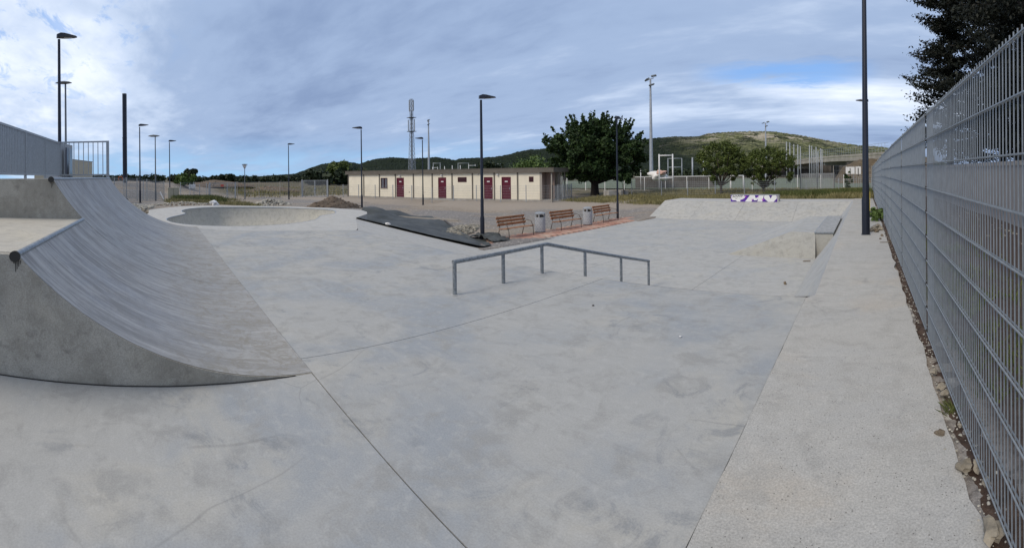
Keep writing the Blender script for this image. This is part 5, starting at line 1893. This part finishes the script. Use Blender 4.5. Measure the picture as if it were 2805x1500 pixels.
    for (x, y) in ((-12.72, .03), (-12.72, DEP - .05), (-12.72, 2.0)):
        mb = MB(); mb.box(x - .05, x + .05, y - .05, y + .05, z0, zw); mb.build('porch_column', M['taupe_pale'], root)
    mb = MB(); mb.box(-12.73, -12.70, 2.5, 3.3, -.2, 1.4); mb.build('porch_panel', M['cream'], root)
    for x in (-29.19, -23.97, -17.89):
        mb = MB(); mb.rock((x, -.10, 1.58), .10, 1, 1.0, sub=2, rough=0); lo = mb.build('globe_lamp', M['bulb'], root, smooth=True)
        c = MB(); c.box(x - .05, x + .05, -.03, 0, 1.54, 1.66); c.build('lamp_base', M['galv'], lo)
    for x, zz in ((-28.0, -.1), (-29.95, 1.66), (-19.9, 1.66)):
        mb = MB(); mb.box(x - .05, x + .05, -.03, .0, zz - .05, zz + .05); mb.build('wall_box', M['taupe_pale'], root)
    tag(root, 'long low cream cabin block with flat taupe roof and four maroon doors', 'building')


building()

# ------------------------------------------------------------------ wire fences and gates in the background
def wire_fence(name, pts, H, label, postm='galv', spacing=2.45, vs_=.10, hs=.2, wire=.010, pw=.055, group=None, cat='fence', posts=None, rigid=False, base=0.02, panel='galv', bars=False):
    root = empty(name, (0, 0, 0))
    P = [Vector((p[0], p[1], 0)) for p in pts]
    pos = []
    for a, b in zip(P[:-1], P[1:]):
        L = (b - a).length
        n = max(1, round(L / spacing))
        for i in range(n): pos.append(a.lerp(b, i / n))
    pos.append(P[-1])
    zs = [th(p.x, p.y) for p in pos]
    if len(pts[0]) > 2: zs = [float(np.interp(i, [0, len(pos) - 1], [pts[0][2], pts[-1][2]])) for i in range(len(pos))]
    pm_ = MB(); pm_.box(-pw / 2, pw / 2, -pw / 2, pw / 2, -.2, H + .06)
    first = None
    for p, z in zip(pos, zs):
        if first is None:
            first = pm_.build('post', M[postm], root); o = first
        else:
            o = first.copy(); COL.objects.link(o); o.parent = root
        o.location = (p.x, p.y, z)
        d = (pos[1] - pos[0]); o.rotation_euler = (0, 0, atan2(d.y, d.x))
    for i in range(len(pos) - 1):
        a, b = pos[i], pos[i + 1]; za, zb = zs[i], zs[i + 1]
        mb = MB()
        L = (b - a).length
        nh = int(H / hs)
        if not bars:
            for k_ in range(nh + 1):
                z = base + .03 + (H - .05) * k_ / nh
                mb.beam(a + Vector((0, 0, za + z)), b + Vector((0, 0, zb + z)), wire * 1.3, wire * 1.3)
        else:
            for z in (.12, H - .1): mb.beam(a + Vector((0, 0, za + z)), b + Vector((0, 0, zb + z)), .035)
        nv = max(2, int(L / vs_))
        for k_ in range(1, nv):
            t = k_ / nv
            p = a.lerp(b, t); zz = za + (zb - za) * t
            d = (b - a).normalized() * (wire * .5); q = Vector((-d.y, d.x, 0))
            v0, v1 = zz + base, zz + H
            mb.add([p - d + Vector((0, 0, v0)), p + d + Vector((0, 0, v0)), p + d + Vector((0, 0, v1)), p - d + Vector((0, 0, v1)),
                    p - q + Vector((0, 0, v0)), p + q + Vector((0, 0, v0)), p + q + Vector((0, 0, v1)), p - q + Vector((0, 0, v1))], [(0, 1, 2, 3), (4, 5, 6, 7)])
        tag(mb.build('mesh_panel', M[panel], root), kind='stuff')
    tag(root, label, cat, group)
    return root


def gate(pa, pb, H, label, leaves=2, z=None, bar=.11):
    root = empty('metal_gate', (pa[0], pa[1], th(pa[0], pa[1]) if z is None else z), atan2(pb[1] - pa[1], pb[0] - pa[0]))
    L = sqrt((pb[0] - pa[0]) ** 2 + (pb[1] - pa[1]) ** 2)
    for x in (0, L):
        MB().box(x - .06, x + .06, -.06, .06, -.2, H + .08).build('gate_post', M['galv_pale'], root)
    split = L * (.68 if leaves == 2 else .5)
    bm0 = None
    for (x0, x1) in ((.08, split - .01), (split + .01, L - .08)):
        mb = MB()
        mb.box(x0, x0 + .05, -.025, .025, .08, H); mb.box(x1 - .05, x1, -.025, .025, .08, H)
        mb.box(x0 + .05, x1 - .05, -.025, .025, .08, .13); mb.box(x0 + .05, x1 - .05, -.025, .025, H - .05, H)
        fo = mb.build('gate_frame', M['galv_pale'], root)
        n = int((x1 - x0) / bar)
        for i in range(1, n):
            x = x0 + (x1 - x0) * i / n
            if bm0 is None:
                mb = MB(); mb.box(-.013, .013, -.013, .013, .13, H - .05); bm0 = mb.build('bar', M['galv_pale'], fo); o = bm0
            else:
                o = bm0.copy(); COL.objects.link(o); o.parent = fo
            o.location = (x, 0, 0)
    mb = MB(); mb.box(split - .08, split + .08, -.06, .06, H * .45, H * .55); mb.build('lock', M['galv'], root)
    tag(root, label, 'gate')
    return root


a0 = radians(-21)


def wall_pt(s, p=34.9):
    return (sin(a0) * p + cos(a0) * s, cos(a0) * p - sin(a0) * s)


e0, e1 = wall_pt(-35.6), wall_pt(-11.9)
wire_fence('wire_fence', [e0, e1], 1.38, 'low wire mesh fence standing just in front of the cream cabins', spacing=2.37, vs_=.11, hs=.2, wire=.007)
e2 = (e1[0] + sin(a0) * 5.5, e1[1] + cos(a0) * 5.5)
wire_fence('wire_fence', [e1, e2], 1.38, 'short return of wire fence at the porch end of the cabins', spacing=1.4, vs_=.08, wire=.011)
# long fence behind the far bank
wire_fence('wire_fence', [(-21.5, 37.6), (-18, 37.0), (.55, 36.0)], 1.45, 'long wire mesh fence behind the far bank and its grass', spacing=2.5, vs_=.12, hs=.18, wire=.008)
# white railing fence round the pitch
wire_fence('pitch_fence', [(-46, 46.5), (-33, 50.5), (-19, 52.5), (3, 53.5)], 1.75, 'white posted fence along the green sports pitch', postm='white', spacing=2.9, vs_=.25, hs=.22, wire=.014, pw=.09, panel='galv_pale')
# left fences
wire_fence('wire_fence', [(-33.0, -4.3), (-44.2, .45)], 1.95, 'wire fence with pale posts running back at the left of the bowl', postm='galv_pale', spacing=1.9, vs_=.10, hs=.2, wire=.012)
wire_fence('wire_fence', [(-47.0, 2.2), (-49.3, 5.2)], 1.75, 'wire fence between the beige cabinet and the left gate', postm='galv', spacing=1.6, vs_=.14, wire=.010)
wire_fence('wire_fence', [(-44.2, .45), (-52, -14)], 1.9, 'wire fence running away behind the grey saucer lamp', postm='galv', spacing=2.5, vs_=.12, wire=.010)
def PT(x, D):
    a = az(x); return (sin(a) * D, cos(a) * D)
ga, gb2 = PT(574, 49.5), PT(645, 49.5)
gate(ga, gb2, 1.80, 'closed grey barred gate at the left behind the weeds')
gc, gd = PT(827, 52.5), PT(897, 52.0)
gate(gc, gd, 1.98, 'closed grey barred double gate left of the cabins', leaves=1)
wire_fence('wire_fence', [PT(650, 50), PT(822, 52.4)], 1.85, 'open wire fence between the two grey gates', postm='taupe_pale', spacing=2.35, vs_=.3, hs=.45, wire=.012)
wire_fence('wire_fence', [PT(900, 52), PT(952, 52.5)], 1.35, 'short low wire fence between right gate and cabins', postm='taupe', spacing=2.3, vs_=.2, wire=.012)
wire_fence('wire_fence', [PT(520, 47.5), PT(571, 49.2)], 1.6, 'wire fence carrying the white notice left of the gate', postm='galv', spacing=1.2, vs_=.12, wire=.010)
# palisade and embankment fences at right
wire_fence('palisade_fence', [PT(2192, 47), PT(2285, 47)], 1.95, 'pale blue palisade fence in the distance left of the white box', postm='pole_grey', spacing=1.6, vs_=.10, wire=.05, pw=.09, panel='galv_pale', bars=True)
wire_fence('wire_fence', [PT(2283, 55), PT(2352, 58), PT(2420, 62)], 2.9, 'taller wire fence in front of the earth embankment', postm='taupe_pale', spacing=2.5, vs_=.25, hs=.5, wire=.014)

# notices and small things on the left
o = MB().box(-.36, .36, -.02, .02, -.22, .22).build('notice_board', M['white']); p = PT(526, 48.2); o.location = (p[0], p[1], .68); o.rotation_euler = (0, 0, radians(90 - 8)); tag(o, 'white rectangular notice on the wire fence left of the gate', 'sign')
o = MB().box(-.17, .17, -.012, .012, -.12, .12).build('notice_board', M['red']); p = PT(608, 49.3); o.location = (p[0] + .1, p[1], .72); o.rotation_euler = (0, 0, radians(82)); tag(o, 'small red sign on the left grey gate', 'sign')
cab = empty('utility_cabinet', (-43.9, 1.35, -.62), radians(95))
MB().box(-.55, .55, -.2, .2, .0, 1.22).build('cabinet_body', M['cabinet'], cab)
MB().box(-.58, .58, -.23, .23, 1.22, 1.28).build('lid', M['cabinet'], cab)
MB().box(-.01, .01, -.212, -.198, .06, 1.18).build('door_seam', M['joint'], cab)
MB().box(-.5, .5, -.15, .15, -.1, .0).build('plinth', M['block'], cab)
tag(cab, 'beige electrical cabinet beside a dark lamp post', 'cabinet')
o = MB().beam((-35.6, .45, -.35), (-35.75, .05, .52), .06).build('stake', M['white']); tag(o, 'white stake leaning in the weeds left of the bowl', 'stake')
o = MB().rock((-33.6, -2.5, -.1), .28, 9, .8, sub=1).build('rubble_sack', M['black'], smooth=True); tag(o, 'black sack at the foot of the left lamp', 'sack')
# orange ring seen over the hedge
mb = MB(); ring = [(0, .28 * cos(a), .28 * sin(a)) for a in [i * pi / 8 - .6 for i in range(13)]]; mb.tube(ring, .05, 6); o = mb.build('hoop', M['orange']); p = PT(330, 58); o.location = (p[0], p[1], 1.55); tag(o, 'orange curved hoop left of the steel column', 'hoop')
# concrete blocks by the tree
for i, (x, D, l) in enumerate(((1671, 43.0, 'square grey concrete block right of the tree trunk, left of two'), (1702, 43.4, 'square grey concrete block behind the far lamp post, right of two'))):
    p = PT(x, D); o = MB().box(-.55, .55, -.45, .45, -.1, .68).build('concrete_block', M['block']); o.location = (p[0], p[1], th(*p)); o.rotation_euler = (0, 0, radians(-30 + 6 * i)); bevel(o, .03, 2); tag(o, l, 'concrete block')

# ------------------------------------------------------------------ sports goals, poles, bridge
def posts_frame(name, pa, pb, z0, H, bars, label, r=.06, m='white', cat='goal'):
    root = empty(name, (pa[0], pa[1], z0), atan2(pb[1] - pa[1], pb[0] - pa[0]))
    L = sqrt((pb[0] - pa[0]) ** 2 + (pb[1] - pa[1]) ** 2)
    for x in (0, L):
        mb = MB(); mb.tube([(x, 0, -.2), (x, 0, H)], r, 8); mb.build('goal_post', M[m], root, smooth=True)
    for z in bars:
        mb = MB(); mb.tube([(0, 0, z), (L, 0, z)], r * .9, 8); mb.build('crossbar', M[m], root, smooth=True)
    tag(root, label, cat)
    return root


def frame_px(name, x0, x1, D, ytop, ybars, label, r=.06, m='white', zb=-.7):
    pa, pb = PT(x0, D), PT(x1, D)
    f = lambda y, x: (yh(x) - y) / RPX * D + EYE - zb
    return posts_frame(name, pa, pb, zb, f(ytop, x0), [f(y, x0) for y in ybars], label, r, m)


frame_px('rugby_goal', 1806, 1843, 57, 422, (426, 488), 'tall white rugby posts right of the floodlight mast', .09)
frame_px('climbing_frame', 1830, 1868, 85, 433, (434, 458), 'grey steel frame behind the white rugby posts', .08, 'galv')
frame_px('football_goal', 2002, 2036, 55, 480, (481,), 'white goal frame partly behind the left olive tree', .07)
frame_px('football_goal', 1185, 1199, 92, 457, (459,), 'small white goal top showing over the cabin roof, leftmost', .05)
frame_px('football_goal', 1284, 1302, 92, 450, (453,), 'white goal top showing over the cabin roof near the central lamp', .05)
frame_px('netting_frame', 1187, 1206, 110, 445, (447,), 'thin grey frame over the cabin roof behind the small goal', .07, 'galv')
frame_px('netting_frame', 1255, 1284, 115, 446, (447,), 'thin grey frame over the cabin roof, middle of the row', .07, 'galv')
frame_px('netting_frame', 1359, 1374, 110, 448, (449,), 'thin grey frame over the cabin roof near the dark bush', .07, 'galv')
for i, (x, yt, D, l) in enumerate(((1218, 455, 90, 'white post over the cabin roof, left of a pair'), (1239, 453, 90, 'white post over the cabin roof, right of a pair'), (1261, 452, 90, 'white post over the cabin roof beside the grey frame'))):
    p = PT(x, D); mb = MB(); mb.tube([(0, 0, 0), (0, 0, (yh(x) - yt) / RPX * D + EYE + .7)], .06, 8); o = mb.build('marker_post', M['white'], smooth=True); o.location = (p[0], p[1], -.7); tag(o, l, 'post')
for i, (x, yt, D, l, m_, r_) in enumerate(((1781, 437, 75, 'thin grey pole just left of the floodlight mast', 'galv', .08), (1897, 431, 90, 'square grey pole right of the steel frame', 'flood', .16),
                                           (1927, 429, 95, 'thin white pole left of the olive trees', 'white', .08), (1755, 463, 60, 'white marker post right of the big tree', 'white', .05))):
    p = PT(x, D); mb = MB(); mb.tube([(0, 0, 0), (0, 0, (yh(x) - yt) / RPX * D + EYE + .7)], r_, 8); o = mb.build('pole', M[m_], smooth=True); o.location = (p[0], p[1], -.7); tag(o, l, 'pole')
# white sheets piled beyond the fence
p = PT(1802, 62); o = MB().rock((0, 0, 0), 1.15, 3, .55, sub=2, rough=.4).build('tarpaulin_heap', M['whitesheet'], smooth=True); o.location = (p[0], p[1], 1.1); tag(o, 'heap of white sheeting on the bank behind the rugby posts', 'sheeting')
p = PT(1812, 61); o = MB().rock((0, 0, 0), .6, 5, .5, sub=2, rough=.4).build('tarpaulin_heap', M['pinksheet'], smooth=True); o.location = (p[0], p[1], 1.6); tag(o, 'pink sheet lying over the white sheeting', 'sheeting')
# low dark wall behind the pitch with pale capping
wb = empty('retaining_wall', (0, 0, 0))
a_, b_ = PT(1740, 64), PT(1960, 66)
MB().beam((a_[0], a_[1], .1), (b_[0], b_[1], .1), .4, 1.7).build('wall', M['viaduct_in'], wb)
MB().beam((a_[0], a_[1], 1.02), (b_[0], b_[1], 1.02), .5, .12).build('coping', M['whitesheet'], wb)
tag(wb, 'low dark wall with pale capping at the back of the pitch', 'wall')
# throwing cage / net poles
def net_poles(name, xs_, tops, D, label, ybase=-.7):
    root = empty(name, (0, 0, 0))
    for i, (x, yt) in enumerate(zip(xs_, tops)):
        Dd = D + (i % 3) * 2.5
        p = PT(x, Dd)
        mb = MB(); mb.tube([(p[0], p[1], ybase), (p[0], p[1], (yh(x) - yt) / RPX * Dd + EYE)], .085, 8); mb.build('pole', M['galv_pale'], root, smooth=True)
    mb = MB()
    for i in range(len(xs_) - 1):
        p, q = PT(xs_[i], D + (i % 3) * 2.5), PT(xs_[i + 1], D + ((i + 1) % 3) * 2.5)
        for t in (0.0, .35):
            za = (yh(xs_[i]) - tops[i]) / RPX * D + EYE; zc = (yh(xs_[i + 1]) - tops[i + 1]) / RPX * D + EYE
            mb.beam((p[0], p[1], za * (1 - t) - .1), (q[0], q[1], zc * (1 - t) - .1), .03)
    mb.build('cable', M['galv'], root)
    tag(root, label, 'throwing cage', 'net poles of the throwing cages')


net_poles('throwing_cage', (2155, 2164, 2175, 2186, 2193), (388, 390, 395, 396, 401), 78, 'left cluster of tall pale poles before the viaduct')
net_poles('throwing_cage', (2218, 2224, 2230, 2236, 2241, 2248, 2252), (397, 399, 410, 402, 413, 406, 408), 78, 'right cluster of tall pale poles before the viaduct')


def viaduct():
    root = empty('viaduct', (0, 0, 0))
    def pt(x, D, y): q = PT(x, D); return Vector((q[0], q[1], (yh(x) - y) / RPX * D + EYE))
    P = [pt(2090, 190, 456), pt(2160, 172, 452), pt(2205, 155, 447.5), pt(2255, 138, 441.5), pt(2320, 120, 437), pt(2400, 104, 434), pt(2480, 92, 430)]
    for a, b in zip(P[:-1], P[1:]):
        mb = MB(); mb.beam(a, b + (b - a) * .01, 8.0, .95); mb.build('deck_beam', M['viaduct'], root)
        mb = MB(); u = Vector((0, 0, .85)); d = (b - a).normalized(); n_ = Vector((d.y, -d.x, 0)) * 3.9
        if n_.dot(a) > 0: n_ = -n_
        mb.beam(a + u + n_, b + u + n_, .25, .5); mb.build('parapet', M['viaduct'], root)
        r_ = MB()
        L = (b - a).length; n = int(L / 1.4)
        for i in range(n):
            q = a.lerp(b, i / n) + n_ + Vector((0, 0, 1.0)); r_.beam(q, q + Vector((0, 0, 1.9)), .05)
        for hh in (1.5, 2.2, 2.9): r_.beam(a + n_ + Vector((0, 0, hh)), b + n_ + Vector((0, 0, hh)), .05)
        tag(r_.build('railing', M['galv'], root), kind='stuff')
    for x, D, y in ((2215, 152, 456), (2288, 128, 446)):
        q = pt(x, D, y)
        mb = MB(); mb.box(-3.2, 3.2, -.8, .8, -.7, .5); o = mb.build('pier_cap', M['viaduct'], root); o.location = q; o.rotation_euler = (0, 0, radians(20))
        mb = MB(); mb.box(-1.0, 1.0, -.6, .6, -q.z - 1, -.7); o = mb.build('pier', M['viaduct_in'], root); o.location = q; o.rotation_euler = (0, 0, radians(20))
    a, b = pt(2120, 200, 466), pt(2330, 145, 462)
    mb = MB(); mb.beam(a + Vector((0, 0, -1)), b + Vector((0, 0, -1)), 3, 9.0); mb.build('abutment', M['viaduct_in'], root)
    tag(root, 'concrete road viaduct with railings crossing at the foot of the right hand hill', 'bridge')


viaduct()
# earth embankment right of the viaduct
eb = MB()
vs = []
N, K = 60, 16
for i in range(N + 1):
    x = 2280 + (2560 - 2280) * i / N
    a = az(x)
    H = np.interp(x, [2280, 2310, 2350, 2420, 2560], [.2, 3.6, 5.0, 5.6, 5.6]) 
    for j in range(K + 1):
        t = j / K
        D = 74 + t * 30
        s = min(1, t * 1.35)
        vs.append((sin(a) * D, cos(a) * D, -.8 + (H - .3) * s ** .8 + .35 * noise.noise(Vector((x * .08, t * 6, 1)))))
eb.add(vs, [(i * (K + 1) + j, (i + 1) * (K + 1) + j, (i + 1) * (K + 1) + j + 1, i * (K + 1) + j + 1) for i in range(N) for j in range(K)])
M['embank'] = mat('brown earth bank', (0.115, 0.085, 0.05), 0.95, var=0.4, vscale=0.7, bump=0.6, bscale=3, dirt=((0.09, 0.09, 0.045), 0.7))
tag(eb.build('hillside', M['embank'], smooth=True), kind='structure')
# white boxes on the fence at the right
for i, (x, w, l) in enumerate(((2329, .53, 'white boxy cabinet with a black post in front, beyond the grass'), (2351, .3, 'narrow white cabinet half hidden by the dark lamp post'))):
    p = PT(x, 54 - 3 * i); root = empty('white_cabinet', (p[0], p[1], .98))
    MB().box(-w, w, -.3, .3, .25, 1.1).build('cabinet_body', M['white'], root)
    MB().box(-.04, .04, -.36, -.30, .0, .95).build('front_post', M['black'], root)
    MB().box(-w * .8, -w * .7, -.05, .05, -1.8, .25).build('leg', M['galv'], root); MB().box(w * .7, w * .8, -.05, .05, -1.8, .25).build('leg', M['galv'], root)
    tag(root, l, 'cabinet')
# creeper post near it
bush(*PT(2322, 38), .35, 2.5, 'thin climbing plant on a post at the right end of the far fence', 'leaf_big', 500, .12, 61, name='creeper')

# ------------------------------------------------------------------ ramp railings and the buildings behind
def railing(pa, pb, z0, z1, label, sp=.13, w=.028, endw=.06):
    root = empty('guard_rail', (pa[0], pa[1], 0), atan2(pb[1] - pa[1], pb[0] - pa[0]))
    L = sqrt((pb[0] - pa[0]) ** 2 + (pb[1] - pa[1]) ** 2)
    MB().box(0, L, -.025, .025, z1 - .05, z1).build('top_rail', M['galv'], root)
    MB().box(0, L, -.02, .02, z0 + .09, z0 + .14).build('bottom_rail', M['galv'], root)
    n = int(L / sp)
    first = None
    for i in range(1, n):
        if first is None:
            mb = MB(); mb.box(-w / 2, w / 2, -w / 2, w / 2, z0 + .14, z1 - .05); first = mb.build('baluster', M['galv'], root); o = first
        else:
            o = first.copy(); COL.objects.link(o); o.parent = root
        o.location = (L * i / n, 0, 0)
    k_ = max(1, round(L / 1.9))
    for i in range(k_ + 1):
        x = L * i / k_
        MB().box(x - endw / 2, x + endw / 2, -endw / 2, endw / 2, z0, z1 + .0).build('post', M['galv'], root)
    tag(root, label, 'railing')


railing((-6.95, -3.36), (-14.9, -3.36), H2, 2.88, 'grey balustrade along the back of the high ramp platform, seen edge on', sp=.115, w=.036)
railing((-14.93, -3.36), (-14.93, -1.72), H2, 2.90, 'short grey balustrade across the far end of the ramp platform', sp=.155, w=.024, endw=.09)

hut = empty('changing_hut', (0, 0, 0))
def quadwall(name, x0, x1, D0, D1, ytop0, ytop1, zb, m, parent, th_=.3):
    a, b = PT(x0, D0), PT(x1, D1)
    za = (yh(x0) - ytop0) / RPX * D0 + EYE; zc = (yh(x1) - ytop1) / RPX * D1 + EYE
    d = (Vector(b) - Vector(a)).normalized(); n_ = Vector((-d.y, d.x))
    if n_.dot(Vector(a)) < 0: n_ = -n_
    n_ *= th_
    vs = [(a[0], a[1], zb), (b[0], b[1], zb), (b[0], b[1], zc), (a[0], a[1], za)]
    vs += [(v[0] + n_.x, v[1] + n_.y, v[2]) for v in vs]
    return MB().add(vs, [(0, 1, 2, 3), (7, 6, 5, 4), (0, 4, 5, 1), (1, 5, 6, 2), (2, 6, 7, 3), (3, 7, 4, 0)]).build(name, m, parent)


quadwall('wall', 196, 253, 33, 38, 437, 444, -.6, M['cabinet'], hut, 3.0)
quadwall('roof', 194, 255, 32.9, 38.1, 435, 442.5, 3.0, M['taupe'], hut, 3.2)
tag(hut, 'low beige building with thin dark roof behind the short balustrade', 'building')
kiosk = empty('kiosk', (0, 0, 0))
quadwall('side_wall', 168, 199, 28, 30, 391, 398, -.6, M['galv_pale'], kiosk, 1.2)
quadwall('door', 184, 189, 27.85, 28.2, 404, 405, -.3, M['glass'], kiosk, .1)
quadwall('door', 191, 198.5, 28.3, 29.0, 405, 407, -.3, M['glass'], kiosk, .1)
tag(kiosk, 'pale framed kiosk with dark doors behind the ramp railing', 'kiosk')

# ------------------------------------------------------------------ garden wall beyond the right fence
gw = empty('garden_wall', (4.5, 0, 0))
for i in range(14):
    y0 = 2 + i * 4.0
    MB().box(0, .2, y0 + .01, y0 + 3.98, -.3, 1.78).build('wall_panel', M['wall'], gw)
    MB().box(-.03, .24, y0 + 0.004, y0 + 3.99, 1.78, 1.92).build('coping', M['cap'], gw)
tag(gw, 'pinkish rendered garden wall with stone coping beyond the wire fence', 'wall')
